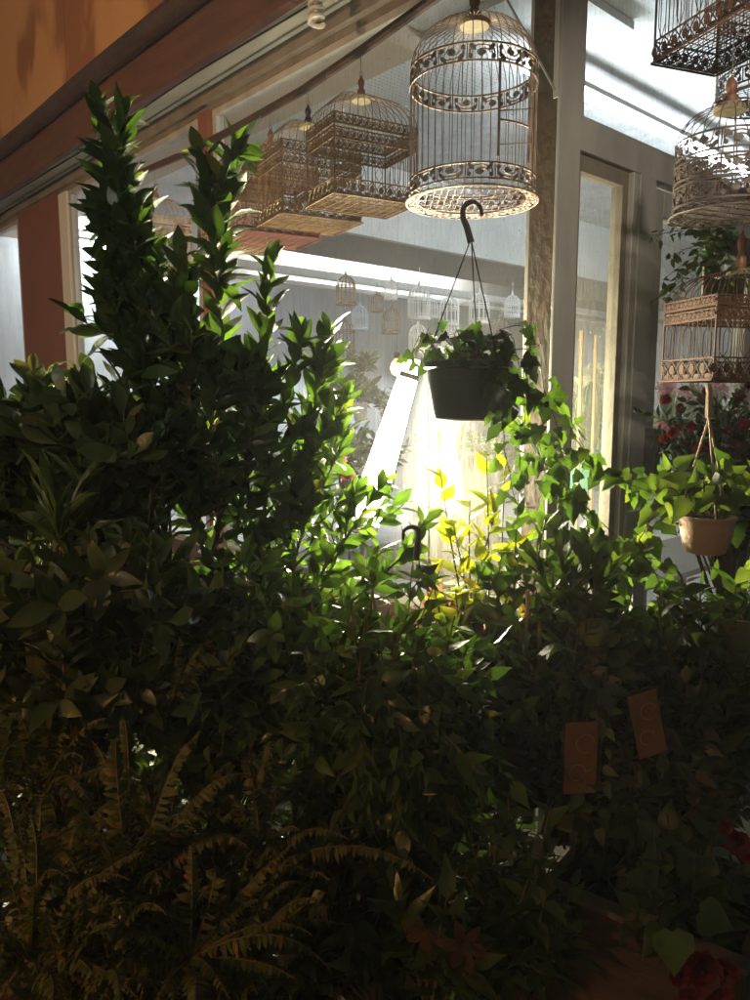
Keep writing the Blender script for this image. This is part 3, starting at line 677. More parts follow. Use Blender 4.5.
long_shoots('citrus_tree', 'tall upright citrus tree with glossy pointed leaves reaching the shop fascia', 'tree', cb, [
    [(205, 560, 1.75), (190, 440, 1.78), (155, 330, 1.8), (118, 210, 1.8), (98, 100, 1.8)],
    [(150, 330, 1.8), (120, 240, 1.8), (116, 170, 1.8), (122, 108, 1.78)],
    [(190, 440, 1.8), (175, 350, 1.8), (156, 270, 1.82), (146, 205, 1.84)],
    [(215, 560, 1.78), (222, 450, 1.82), (222, 330, 1.84), (212, 230, 1.84), (200, 150, 1.84)],
    [(222, 300, 1.85), (226, 230, 1.86), (232, 160, 1.88), (240, 150, 1.88)],
    [(205, 500, 1.74), (190, 400, 1.72), (182, 320, 1.74), (180, 250, 1.76)],
    [(235, 540, 1.8), (252, 440, 1.84), (262, 340, 1.86), (270, 256, 1.88)],
    [(250, 570, 1.84), (295, 490, 1.92), (318, 400, 1.98), (330, 325, 2.0)],
    [(180, 500, 1.7), (150, 420, 1.68), (122, 340, 1.7), (98, 285, 1.7)],
    [(190, 520, 1.72), (172, 440, 1.7), (150, 370, 1.7), (130, 320, 1.72)],
    [(220, 520, 1.75), (210, 420, 1.74), (206, 350, 1.76)],
    [(250, 520, 1.84), (246, 430, 1.82), (240, 360, 1.82)],
    [(262, 520, 1.88), (275, 440, 1.9), (296, 360, 1.93), (300, 330, 1.94)],
    [(160, 420, 1.75), (138, 330, 1.78), (125, 260, 1.8), (132, 180, 1.8)],
    [(280, 540, 1.9), (305, 470, 1.96), (345, 390, 2.02)],
], 'citrus', 'ellip', .42, .079, 50, 96, side=8, r=.009, sidelen=.08, curl=.3)
# second citrus-like bush low right of the tree, strongly back lit
long_shoots('citrus_shrub', 'bushy citrus shrub lit yellow-green by the lamp beside it', 'shrub', at(290, 680, 1.85), [
    [(285, 620, 1.85), (300, 540, 1.92), (325, 470, 1.98), (350, 400, 2.05)],
    [(290, 620, 1.85), (330, 560, 1.92), (365, 510, 1.98), (385, 480, 2.0)],
    [(280, 620, 1.86), (270, 540, 1.92), (290, 450, 1.98), (310, 390, 2.04)],
    [(290, 640, 1.86), (320, 590, 1.9), (345, 540, 1.95), (350, 500, 1.98)],
    [(270, 620, 1.86), (245, 540, 1.9), (230, 470, 1.95), (225, 430, 1.95)],
    [(265, 620, 1.86), (215, 560, 1.9), (180, 500, 1.92), (170, 450, 1.92)],
    [(300, 640, 1.84), (350, 600, 1.85), (400, 560, 1.86), (425, 520, 1.88)],
], 'citrus', 'ellip', .42, .072, 55, 80, side=12, r=.007)
# broad-leaf shrubs on the left
shrub('rhododendron', 'dark broad-leaved shrub at the left edge below the red column', 'shrub', 'broad', at(20, 640, 1.75), tips(30, 440, 1.8, 60, 90, .2, 30), 'obov', .40, .095, 13, 58, .55, whorl=1, side=2)
shrub('rhododendron', 'leathery shrub with upright leaf rosettes below the citrus tree', 'shrub', 'broad', at(110, 620, 1.65), tips(108, 440, 1.7, 55, 95, .18, 30), 'obov', .38, .09, 14, 52, .5, side=2)
shrub('strap_leaved_plant', 'small plant with long narrow pale striped leaves in the dark left shrubbery', 'plant', 'strap', at(62, 570, 1.45), tips(68, 490, 1.45, 45, 28, .08, 7), 'strap', .13, .11, 7, 22, .2, curl=.3)
shrub('privet_shrub', 'small-leaved bright green shoot between the citrus and the dark shrubs', 'shrub', 'ivy', at(155, 580, 1.6), tips(155, 450, 1.62, 22, 55, .08, 10), 'ellip', .30, .05, 16, 48, .3)
shrub('laurel_shrub', 'dense dark shrub filling the shade left under the citrus tree', 'shrub', 'broad', at(70, 820, 1.45), tips(85, 590, 1.5, 120, 90, .22, 60), 'ellip', .42, .075, 15, 58, .4, side=3, droop=.2)
shrub('laurel_shrub', 'dense dark glossy shrub under the trunk of the citrus tree', 'shrub', 'ficus', at(220, 860, 1.6), tips(225, 620, 1.6, 95, 90, .2, 60), 'ellip', .42, .06, 16, 60, .4, side=4, droop=.3)
shrub('ficus_bush', 'large weeping bush with small pointed glossy leaves in the middle below the lamp', 'bush', 'ficus', at(370, 900, 1.5), tips(370, 640, 1.55, 110, 95, .25, 80), 'ovate', .46, .055, 16, 62, .35, side=4, droop=.6)
shrub('ficus_bush', 'drooping green branches hanging in front of the dark middle shrubbery', 'bush', 'ficus', at(400, 860, 1.45), tips(410, 740, 1.40, 85, 75, .15, 50), 'ovate', .44, .06, 14, 60, .4, side=3, droop=1.1, arch=.3)
shrub('camellia_shrub', 'dark glossy shrub above the pale planter box', 'shrub', 'broad', at(560, 840, 1.6), tips(570, 640, 1.7, 90, 70, .25, 60), 'ellip', .44, .065, 14, 58, .4, side=3, droop=.4)
shrub('camellia_shrub', 'dark shrub beside and under the hanging clay pot', 'shrub', 'broad', at(690, 860, 1.7), tips(690, 650, 1.75, 90, 80, .25, 60), 'ellip', .46, .065, 14, 60, .4, side=3, droop=.4)
# yellow-green back-lit plant
shrub('hibiscus_plant', 'young plant with glowing yellow-green leaves between the lamp and the post', 'plant', 'yellow', at(480, 700, 1.9), [at(x, y, d) for x, y, d in ((440, 470, 1.95), (452, 520, 1.9), (486, 448, 1.98), (470, 500, 1.95), (500, 500, 1.95), (520, 540, 1.9), (430, 560, 1.85), (505, 460, 2.0), (455, 590, 1.8), (535, 600, 1.85))], 'ovate', .55, .078, 13, 66, .35, curl=.15, droop=.45, r=.004)
shrub('pepper_plant', 'leafy green plant on dark stakes in front of the corner post', 'plant', 'ivy', at(530, 760, 1.8), [at(x, y, d) for x, y, d in ((500, 560, 1.85), (520, 480, 1.9), (545, 520, 1.85), (570, 560, 1.8), (560, 470, 1.95), (590, 600, 1.75), (480, 600, 1.8), (610, 560, 1.85), (545, 600, 1.75))], 'ovate', .5, .07, 13, 60, .35, droop=.5, side=2)
# dark needle-like sprig left of the light
shrub('oleander_sprig', 'dark narrow-leaved rosette before the corner post foot', 'plant', 'broad', at(575, 640, 1.65), [at(x, y, 1.68) for x, y in ((535, 560), (560, 548), (590, 545), (615, 560), (575, 575))], 'strap', .20, .075, 13, 48, .35)
# ivy trellis to the right: thin crossing stems with leaves
def vine(name, label, paths, leafm='ivy', kind='ivy', L=.045, dens=34, r=.0018, ratio=.85, base=None, droop=.7, stemm='stem', group=None, curl=.15):
    b = at(*paths[0][0]); e = empty(name, b, 0, label, 'vine', group); lv = Leaves(kind, ratio, curl, .2); sb = MB()
    vine_into(sb, lv, paths, b, L, dens, r, droop); sb.build('stems', M[stemm], e); lv.build('foliage', M[leafm], e); return e
def vine_into(sb, lv, paths, b, L, dens, r, droop, t0=.02):
    for pp_ in paths:
        raw = [at(*q) if not isinstance(q, Vector) else q for q in pp_]; pts = []
        for i in range(len(raw)-1):
            a0 = raw[max(i-1, 0)]; a1 = raw[i]; a2 = raw[i+1]; a3 = raw[min(i+2, len(raw)-1)]
            for k in range(5):
                t = k/5; pts.append(.5*((2*a1)+(a2-a0)*t+(2*a0-5*a1+4*a2-a3)*t*t+(-a0+3*a1-3*a2+a3)*t**3)-b+jit(.0015))
        pts.append(raw[-1]-b); Ln = sum((pts[i+1]-pts[i]).length for i in range(len(pts)-1)); stem(sb, pts, r, r*.6, 5)
        n = int(Ln*dens)
        for i in range(n):
            t = t0+(1-t0)*(i+random.random()*.6)/max(n, 1); p, axx = path_at(pts, min(t, .999))
            rad = Vector((random.gauss(0, 1), random.gauss(0, .6)-.3, random.gauss(0, .5))).normalized()
            q = p+rad*L*.5; stem(sb, [p, q], r*.5, r*.4, 4)
            d = (rad*.7+Vector((0, 0, -droop))+jit(.3)).normalized(); nn = Vector((random.gauss(0, .5), -1, .5+random.gauss(0, .5)))
            lv.add(q, d, nn, L*random.uniform(.6, 1.25), lv.ratio*random.uniform(.85, 1.1))
vine('climbing_vine', 'climbing ivy with crossing bare stems from the corner post towards the door', [
    [(515, 420, 2.0), (550, 470, 1.95), (600, 520, 1.9), (650, 570, 1.85), (690, 590, 1.85)],
    [(530, 440, 2.0), (570, 500, 1.92), (610, 545, 1.88), (660, 560, 1.8)],
    [(500, 400, 2.05), (560, 450, 1.98), (620, 480, 1.92), (680, 505, 1.88), (740, 520, 1.88)],
    [(545, 390, 2.05), (560, 440, 2.0), (558, 500, 1.95), (575, 560, 1.9)],
    [(570, 430, 2.0), (600, 470, 1.95), (640, 480, 1.92), (670, 470, 1.92)],
    [(600, 600, 1.85), (620, 560, 1.85), (650, 520, 1.9), (655, 480, 1.95)]], dens=46, L=.05)
vine('climbing_vine', 'yellowish vine leaves around the foot of the clay pot', [
    [(640, 640, 1.8), (660, 590, 1.8), (640, 540, 1.82), (670, 500, 1.85)],
    [(620, 660, 1.75), (600, 620, 1.78), (610, 580, 1.8), (590, 540, 1.82)],
    [(690, 640, 1.75), (660, 620, 1.75), (630, 600, 1.75)],
    [(752, 620, 1.8), (758, 580, 1.8), (756, 540, 1.8)]], leafm='pothos', kind='heart', ratio=.75, L=.055, dens=44)
vine('trailing_vine', 'single pale shoot trailing down in front of the orange cards', [
    [(598, 640, 1.5), (606, 700, 1.45), (600, 760, 1.43), (598, 830, 1.42)]], leafm='pothos', kind='heart', ratio=.6, L=.03, dens=60, r=.0012)

# hanging black basket
hb = at(467, 420, 2.0); e = empty('hanging_basket', hb, 0, 'black plastic hanging basket hooked to the underside of the big round birdcage', 'hanging basket')
m = MB(); s = .001
prf = [(.08, 0), (.088, .004), (.098, .06), (.108, .132), (.116, .136), (.118, .15), (.112, .154), (.104, .148), (.1, .13), (.085, .02)]
m.lathe(prf, 32); m.build('pot', M['blackplastic'], e)
m = MB(); m.lathe([(.104, .10), (.103, .136), (.06, .142), (.01, .145)], 20); m.build('soil', M['soil'], e)
m = MB(); hk = at(471, 243, 2.0)-hb
for q in (3.2, 5.3, 1.2): m.tube([hk+Vector((.004*math.cos(q), 0, 0)), Vector((.114*math.cos(q), .114*math.sin(q), .148))], .0018, 5)
m.build('hanger', M['blackplastic'], e)
m = MB(); hh = [at(x, y, 2.0)-hb for x, y in ((482, 216), (480, 207), (472, 202), (464, 207), (463, 217), (467, 228), (471, 243))]
m.tube(smooth(hh), .0045, 8, r1=.0095); m.build('hook', M['blackplastic'], e)
sb = MB(); lv = Leaves('ivy', .85, .15, .2)
o0 = hb+Vector((0, 0, .15))
ps = []
for k in range(16):
    a = random.random()*6.28; p0 = o0+Vector((.06*math.cos(a), .06*math.sin(a), 0)); p1 = o0+Vector((.12*math.cos(a), .12*math.sin(a), .035+random.random()*.05)); p2 = p1+Vector((.03*math.cos(a), .03*math.sin(a), -.04-random.random()*.06)); ps.append([p0, p1, p2])
short = list(ps); ps = []
for sh in ([(470, 360, 2.0), (500, 330, 1.98), (530, 328, 1.96), (542, 345, 1.95)], [(490, 362, 2.0), (515, 380, 1.95), (525, 420, 1.94), (520, 470, 1.93), (530, 520, 1.92)],
           [(495, 360, 1.98), (530, 350, 1.94), (545, 400, 1.93), (540, 450, 1.92), (552, 500, 1.9)], [(485, 362, 1.95), (500, 400, 1.88), (505, 450, 1.88), (515, 500, 1.88)],
           [(440, 362, 2.0), (432, 345, 1.99), (438, 330, 1.98)], [(460, 362, 2.0), (462, 345, 2.0), (490, 335, 1.98)], [(505, 365, 1.95), (535, 400, 1.92), (565, 420, 1.9), (585, 450, 1.9)]):
    ps.append([at(*q) for q in sh])
vine_into(sb, lv, ps, hb, .045, 34, .0016, .5); lv2 = Leaves('ivy', .85, .15, .2); vine_into(sb, lv2, short, hb, .042, 34, .0016, .5); tag(lv2.build('ivy', M['darkivy'], e), 'ivy mounded over the pot, shade put into its leaf colour'); sb.build('stems', M['stem'], e); lv.build('ivy', M['ivy'], e)
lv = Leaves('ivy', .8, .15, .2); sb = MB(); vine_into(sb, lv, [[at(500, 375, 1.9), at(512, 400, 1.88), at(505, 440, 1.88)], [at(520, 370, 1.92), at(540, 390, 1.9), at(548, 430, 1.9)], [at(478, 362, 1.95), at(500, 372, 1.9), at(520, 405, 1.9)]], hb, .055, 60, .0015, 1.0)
lv.build('shade_painted_ivy', M['darkivy'], e)  # darker leaf colour stands in for shade on this ivy

# clay pot hanging on cords
cpz = at(705, 553, 1.78); e = empty('hanging_clay_pot', cpz, 0, 'pale peach clay pot with variegated trailing leaves hanging on cords', 'hanging pot')
m = MB(); m.lathe([(.034, 0), (.046, .004), (.056, .03), (.061, .06), (.063, .082), (.067, .084), (.067, .092), (.06, .092), (.056, .08), (.03, .02)], 30); m.build('pot', M['terracotta'], e)
m = MB(); m.lathe([(.058, .06), (.057, .082), (.01, .085)], 18); m.build('soil', M['soil'], e)
m = MB(); tp = at(708, 384, 1.80)-cpz; rg = at(709, 418, 1.79)-cpz
for q in (.4, 2.6, 4.6):
    m.tube([rg, rg.lerp(Vector((.064*math.cos(q), .064*math.sin(q), .09)), .5)+jit(.003), Vector((.064*math.cos(q), .064*math.sin(q), .088))], .0026, 6)
m.tube([tp, tp.lerp(rg, .3)+Vector((.003, 0, 0)), rg], .007, 7, r1=.010); m.build('cords', M['cord'], e)
sb = MB(); lv = Leaves('heart', .72, .25, .2); ps = []
o0 = cpz+Vector((0, 0, .09))
for k in range(16):
    a = k*.4+random.random()*.4; rr = random.uniform(.06, .13); p0 = o0+Vector((.03*math.cos(a), .03*math.sin(a), 0)); p1 = o0+Vector((rr*.7*math.cos(a), rr*.7*math.sin(a), .05+random.random()*.06)); p2 = o0+Vector((rr*math.cos(a), rr*math.sin(a), .03+random.random()*.08)); ps.append([p0, p1, p2])
vine_into(sb, lv, ps, cpz, .055, 30, .0016, .25, t0=.3); sb.build('stems', M['stem'], e); lv.build('foliage', M['pothos'], e)
# olive pot lower right
q = at(732, 660, 1.72); e = empty('olive_pot', q, 0, 'olive green plastic pot below the hanging clay pot', 'plant pot')
m = MB(); m.lathe([(.05, 0), (.055, .003), (.068, .10), (.075, .10), (.075, .116), (.066, .116), (.06, .10), (.04, .03)], 26); m.build('pot', M['olive'], e)
sb = MB(); lv = Leaves('strap', .22, .3, .2); ps = [[q+Vector((0, 0, .1)), q+Vector((.06*math.cos(a), .06*math.sin(a), .16)), q+Vector((.1*math.cos(a), .1*math.sin(a), .14))] for a in np.linspace(0, 6, 10)]
vine_into(sb, lv, ps, q, .06, 60, .0015, .2); sb.build('stems', M['stem'], e); lv.build('foliage', M['ivy'], e)

# upper right hanging plant and red-flowered shrub
q = at(742, 262, 2.25); e = empty('hanging_plant', q, 0, 'small-leaved hanging plant behind the round cage, spilling over a pale panel', 'plant')
m = MB(); m.lathe([(.05, -.04), (.075, .05), (.08, .05), (.07, .05)], 20); m.build('pot', M['blackplastic'], e)
sb = MB(); lv = Leaves('ellip', .42, .2, .25); ps = []
for x, y in ((655, 300), (665, 260), (680, 235), (650, 235), (700, 250), (672, 290), (690, 280), (720, 240), (745, 225), (740, 300), (720, 300), (662, 280), (690, 225), (755, 260), (765, 280)):
    p2 = at(x, y, 2.2+random.uniform(-.1, .1)); ps.append([q+Vector((0, 0, .03)), q.lerp(p2, .5)+Vector((0, 0, .05)), p2])
vine_into(sb, lv, ps, q, .03, 95, .0013, .3); sb.build('stems', M['stem'], e); lv.build('foliage', M['citrus'], e)
m = MB(); m.box(-.07, .09, -.004, .004, -.12, .10); o = m.build('cream_board', M['cream'], None, False); o.location = at(722, 268, 2.42); o.rotation_euler = (0, 0, .3); tag(o, 'pale cream board hanging behind the small-leaved plant by the door', 'board'); bev(o)

def bloom(e, p, d, r, m, n=12, lay=2, ratio=.7, curl=.2, fold=.3):
    fl = Leaves('petal', ratio, curl, fold); flower(fl, (0, 0, 0), d, r, n, lay); o = fl.build('bloom', m, e); o.location = p; return o
def flower(mb, c, d, r, n=12, lay=2):
    d = Vector(d).normalized(); a = d.orthogonal().normalized(); b = d.cross(a)
    for l in range(lay):
        for k in range(n//(l+1)):
            q = 2*PI*k/(n//(l+1))+l*.3; rd = a*math.cos(q)+b*math.sin(q); an = .95-l*.45
            mb.add(c, rd*math.sin(an)+d*math.cos(an), d*math.sin(an)-rd*math.cos(an), r*(1-.2*l))
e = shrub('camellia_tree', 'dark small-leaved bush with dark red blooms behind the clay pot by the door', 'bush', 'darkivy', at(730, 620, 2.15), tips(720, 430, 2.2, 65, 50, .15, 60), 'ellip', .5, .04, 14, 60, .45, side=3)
bse = e.location
for x, y in ((666, 400), (680, 408), (690, 428), (705, 393), (740, 398), (726, 432), (672, 432), (745, 425), (735, 445), (700, 450), (665, 440), (748, 388)):
    bloom(e, at(x, y, 2.02+random.random()*.03)-bse, (random.uniform(-.8, .4), -1, random.uniform(0, .8)), random.uniform(.013, .021), M['red'])

# ferns lower left
def fern(name, label, base, fronds, L, pin, droop=.5, seed=0, group='ferns at the foot of the shrubs'):
    e = empty(name, base, 0, label, 'fern', group); b = Vector(base); sb = MB(); lv = Leaves('strap', .34, .45, .15); fronds = list(fronds)+[Vector(q)+Vector((random.gauss(0, .07), random.gauss(0, .05), random.gauss(-.03, .05))) for q in fronds]
    for k in range(len(fronds)):
        tgt = Vector(fronds[k]); d = tgt-b; Ln = d.length; mid = b.lerp(tgt, .62)+Vector((0, 0, Ln*.30*random.uniform(.8, 1.5)))+jit(.02)
        pts = [p-b for p in bez(b, mid, tgt, 22)]; stem(sb, pts, .0022, .0008, 4); N = int(Ln/.0080); pin_ = pin*random.uniform(.55, .85)
        for i in range(2, N):
            t = i/N; p, axx = path_at(pts, min(.999, t)); sd = axx.cross(Vector((0, 0, 1)))
            if sd.length < .2: sd = axx.orthogonal()
            sd.normalize(); upv = sd.cross(axx).normalized()
            LL = pin_*min(1, .35+2.2*t)*(1-max(0, t-.25)/.78)**.75
            if LL < .004: continue
            for q in (-1, 1):
                dd = (sd*q+axx*.32-upv*random.uniform(.05, .5)+jit(.09)).normalized(); lv.add(p, dd, upv+jit(.12), LL*random.uniform(.9, 1.1), min(.55, .0078/LL))
    sb.build('stems', M['stem'], e); lv.build('fronds', M['fern'], e); return e
def fr(lst): return [at(*q) for q in lst]
fern('boston_fern', 'fern with tall arching fronds standing lowest before the dark shrubs', at(130, 900, 1.12), fr([(122, 715, 1.15), (195, 745, 1.2), (100, 835, 1.0), (60, 790, 1.12), (170, 830, 1.0), (235, 760, 1.25), (40, 880, 1.0), (250, 850, 1.1), (130, 760, 1.2), (90, 740, 1.25), (200, 820, 1.05), (70, 850, .98)]), .3, .036)
fern('boston_fern', 'yellowish fern with long fronds lying across the bottom edge', at(190, 960, 1.02), fr([(312, 935, 1.0), (350, 925, 1.1), (260, 900, 1.05), (120, 930, .95), (210, 870, 1.05), (150, 1010, .9), (280, 880, 1.15), (230, 1000, .92), (90, 985, .93), (330, 970, 1.0)]), .3, .034)
fern('boston_fern', 'rust-tinted fern mass at the bottom left corner', at(30, 960, 1.0), fr([(-20, 850, 1.0), (20, 830, 1.05), (70, 880, .98), (110, 940, .92), (50, 1010, .88), (-10, 930, .92), (90, 860, 1.05), (0, 790, 1.1), (40, 800, 1.15), (60, 920, .92), (10, 990, .9), (110, 1000, .9), (130, 880, 1.0)]), .3, .034)
fern('boston_fern', 'young green fern whose upright fronds rise beside the dark left shrubs', at(45, 800, 1.3), fr([(45, 690, 1.28), (75, 700, 1.3), (20, 740, 1.25), (100, 720, 1.3), (0, 760, 1.25), (10, 790, 1.2), (60, 745, 1.2), (85, 760, 1.2)]), .3, .034)
fern('boston_fern', 'green backlit fern fronds under the citrus trunk', at(165, 720, 1.4), fr([(190, 598, 1.42), (160, 610, 1.42), (215, 640, 1.4), (140, 640, 1.38), (175, 660, 1.32), (200, 690, 1.3), (125, 680, 1.33)]), .3, .034)
fern('boston_fern', 'dim fern in the darkest part under the middle bush', at(260, 870, 1.2), fr([(275, 790, 1.2), (230, 800, 1.15), (300, 830, 1.15), (210, 840, 1.12), (330, 880, 1.1), (240, 760, 1.25), (270, 740, 1.3), (190, 780, 1.2)]), .3, .034)

for bp, (x0, x1, y0, y1), Y, n, lab in (((75, 1030, 1.0), (-20, 170, 900, 1010), .95, 14, 'brownish fern spread along the bottom left edge of the planting'),
        ((60, 870, 1.25), (-10, 150, 780, 880), 1.2, 14, 'shaded fern behind the tallest arching fern'),
        ((215, 1040, 1.1), (130, 330, 880, 1000), 1.08, 14, 'shaded fern in the dark bottom middle'),
        ((165, 880, 1.35), (80, 270, 770, 880), 1.32, 14, 'dim fern tucked against the dark laurel shrub'),
        ((10, 820, 1.3), (-30, 60, 700, 860), 1.28, 10, 'fern at the far left edge under the rhododendron')):
    fern('boston_fern', lab, at(*bp), [at(random.uniform(x0, x1), random.uniform(y0, y1), Y+random.uniform(-.08, .12)) for _ in range(n)], .3, .034)
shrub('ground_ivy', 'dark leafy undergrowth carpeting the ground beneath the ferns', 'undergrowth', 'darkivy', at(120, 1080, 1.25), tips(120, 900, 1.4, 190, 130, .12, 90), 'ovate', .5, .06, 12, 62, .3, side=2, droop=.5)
shrub('laurel_shrub', 'dark dense foliage in the gap behind the ferns at the left', 'shrub', 'broad', at(110, 1000, 1.9), tips(110, 760, 1.85, 170, 120, .15, 90), 'ellip', .45, .08, 14, 60, .3, side=3, droop=.4)
shrub('laurel_shrub', 'dark dense foliage in the gap behind the middle bush', 'shrub', 'broad', at(400, 1000, 2.1), tips(400, 760, 2.0, 150, 110, .12, 80), 'ellip', .45, .08, 14, 60, .3, side=3, droop=.4)
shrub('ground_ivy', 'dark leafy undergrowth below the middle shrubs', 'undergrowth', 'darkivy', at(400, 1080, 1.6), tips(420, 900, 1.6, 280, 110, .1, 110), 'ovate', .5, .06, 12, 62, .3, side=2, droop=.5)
# lower right: planter, cards, red flowers, lily
e = empty('wooden_planter', at(560, 950, 1.35), R_(-38), 'dark slanting planter box with a pale worn rim in the lower shrubbery', 'planter')
m = MB(); m.box(-.05, .33, -.012, .012, -.5, .125); m.box(-.05, -.03, .012, .3, -.5, .12); m.box(.31, .33, .012, .3, -.5, .12); m.box(-.05, .33, .3, .32, -.5, .12); bev(m.build('boards', M['darkwood'], e, False), .003)
m = MB(); m.box(-.055, .335, -.02, .016, .126, .138); bev(m.build('rim', M['pale_rim'], e, False), .003)
m = MB(); m.box(-.03, .31, .013, .299, .02, .08); m.build('soil', M['soil'], e, False)
def card(px, py, Y, w, h, rot, lab):
    e = empty('paper_sign', at(px, py, Y), 0, lab, 'sign card'); e.rotation_euler = (0, rot, R_(8))
    m = MB(); m.box(-w/2, w/2, -.0015, .0015, -h, 0); m.build('card', M['card'], e, False)
    for k, (cx, cz, r) in enumerate(((.12*w, -.3*h, .28*w), (-.1*w, -.7*h, .25*w))):
        m = MB(); m.tube([(cx+r*math.cos(a), -.0022, cz+r*math.sin(a)) for a in np.linspace(0, 5, 16)], .0013, 4); m.build('printed_ring', M['cardmark'], e)
card(582, 722, 1.42, .068, .15, R_(0), 'orange card with faint rings, upright beside the trailing shoot')
card(641, 693, 1.42, .060, .135, R_(-14), 'tilted orange card hanging beside the dark shrub')
e = shrub('begonia_plant', 'dark low plant with red blooms in the bottom corner', 'plant', 'ivy', at(690, 1000, 1.25), tips(680, 880, 1.25, 75, 70, .12, 26), 'heart', .8, .055, 7, 66, .5, droop=.3)
bse = e.location
for x, y, r in ((736, 842, .022), (724, 826, .013), (700, 968, .034), (715, 985, .03), (690, 985, .028), (680, 972, .024), (722, 970, .026), (745, 852, .018)): bloom(e, at(x, y, 1.06)-bse, (-.1, -1, .3), r, M['red'], 12, 3, .8)
lf = Leaves('heart', .95, .1, .15); lf.add(at(672, 932, 1.02)-bse, (0, -.3, -1), (0, -1, .2), .062); lf.build('large_leaf', M['pothos'], e); lf = Leaves('heart', .95, .1, .15); lf.add(at(700, 912, 1.04)-bse, (.9, -.2, -.4), (-.1, -1, .6), .055); lf.build('large_leaf', M['ivy'], e)
e = shrub('lily_plant', 'low plant with orange speckled lily bloom at the bottom edge', 'plant', 'ficus', at(430, 1010, 1.2), tips(440, 930, 1.15, 60, 55, .1, 16), 'ovate', .4, .07, 8, 60, .4, droop=.4)
bloom(e, at(462, 945, 1.05)-e.location, (.2, -1, .3), .036, M['orangep'], 6, 1, .5, .5, .2); bloom(e, at(425, 930, 1.07)-e.location, (-.5, -1, -.3), .036, M['orangep'], 6, 1, .5, .5, .2)
shrub('ficus_bush', 'dim low leaves around the planter box at the bottom', 'bush', 'ficus', at(520, 1010, 1.25), tips(520, 880, 1.25, 80, 90, .12, 36), 'ovate', .45, .06, 10, 60, .4, droop=.8)
shrub('ficus_bush', 'dim bush in the gap between planter box and red blooms', 'bush', 'broad', at(650, 900, 1.5), tips(650, 780, 1.5, 95, 80, .12, 46), 'ovate', .5, .06, 10, 60, .4, droop=.8, side=2)
shrub('ficus_bush', 'darkest low shrub behind the lily blooms', 'bush', 'broad', at(380, 1000, 1.4), tips(370, 850, 1.4, 110, 110, .12, 60), 'ovate', .5, .06, 10, 60, .4, droop=.8, side=2)
# black pot and stakes in the middle right
q = at(522, 770, 1.6); e = empty('black_plant_pot', q, 0, 'black plastic pot with bamboo stakes among the shrubs', 'plant pot')
m = MB(); m.lathe([(.06, -.06), (.075, .07), (.08, .07), (.08, .085), (.072, .085), (.07, .06)], 28); m.build('pot', M['blackplastic'], e)
for x0, x1, yt in ((505, 498, 640), (520, 528, 590), (533, 540, 620)):
    m = MB(); m.tube([at(x0, 765, 1.6)-q, at(x1, yt, 1.66)-q], .0045, 6); m.build('stake', M['wood_stick'], e)
# green fruit
q = at(594, 633, 1.52); e = empty('fruiting_branch', q, 0, 'round green fruit on a leafy branch in the right shrubs', 'fruit')
m = MB(); m.lathe([(.004, .03)]+[(.034*math.cos(a), .031*math.sin(a)) for a in np.linspace(1.45, -1.45, 12)]+[(.003, -.031)], 20); m.build('fruit', M['fruit'], e)
m = MB(); m.tube([(0, 0, .03), (.01, .05, .10), (.03, .15, .14)], .003, 6, r1=.002); m.build('twig', M['stem'], e)
lv = Leaves('ellip', .4, .25, .25); leaves_along(lv, [Vector((0, 0, .03)), Vector((.01, .05, .1)), Vector((.03, .15, .14))], 8, .08, 65, 0, 1); lv.build('foliage', M['broad'], e)
# empty black hanger hook in the middle
e = empty('plastic_hanger', at(418, 560, 1.7), 0, 'small empty black hanger hook sticking out of the plants below the lamp', 'hanger')
o_ = at(418, 560, 1.7); m = MB(); m.tube(smooth([at(x, y, 1.7)-o_ for x, y in ((403, 540), (404, 531), (411, 527), (418, 530), (418, 540), (416, 560))]), .003, 7, r1=.008)
m.tube([at(413, 558, 1.7)-o_, at(413, 575, 1.7)-o_], .0015, 4); m.tube([at(419, 558, 1.7)-o_, at(420, 577, 1.7)-o_], .0015, 4); m.build('hook', M['blackplastic'], e)
# wrapped bouquet paper
q = at(450, 640, 1.95); e = empty('wrapped_bouquet', q, 0, 'bouquet in crumpled peach wrapping paper behind the yellow-green plant', 'bouquet')
pl = Leaves('heart', .9, .35, .5)
for k in range(12):
    a = k*1.1; pl.add((.02*math.cos(a), .02*math.sin(a), random.uniform(-.02, .03)), (.55*math.cos(a), .55*math.sin(a), 1), (math.cos(a), math.sin(a), -.3), random.uniform(.11, .16))
pl.build('wrapping', M['paper'], e)
m = MB(); m.lathe([(.035, -.18), (.05, -.1), (.028, .02)], 12); m.build('stem_wrap', M['white'], e)

# ---------------------------------------------------------------- inside the shop
def table(x0, x1, y0, y1, h, lab, m1='darkobj'):
    c = loc2w((x0+x1)/2, (y0+y1)/2); e = empty('display_table', c, ANG, lab, 'table', 'display tables in the shop'); a, b = (x1-x0)/2, (y1-y0)/2
    m = MB(); m.box(-a, a, -b, b, h-.03, h); bev(m.build('table_top', M[m1], e, False))
    for sx in (-1, 1):
        for sy in (-1, 1):
            m = MB(); m.box(sx*(a-.03)-.02, sx*(a-.03)+.02, sy*(b-.03)-.02, sy*(b-.03)+.02, 0, h-.031); m.build('leg', M[m1], e, False)
table(1.6, 3.2, 3.6, 4.6, .95, 'dark display table deep inside the shop carrying potted plants')
table(.35, 1.4, .5, 1.6, .62, 'low dark display table just inside the window'); table(1.2, 2.6, .3, .8, .55, 'low dark display table inside the door with flower buckets')
def ip(x, y, Y): return at(x, y, Y)
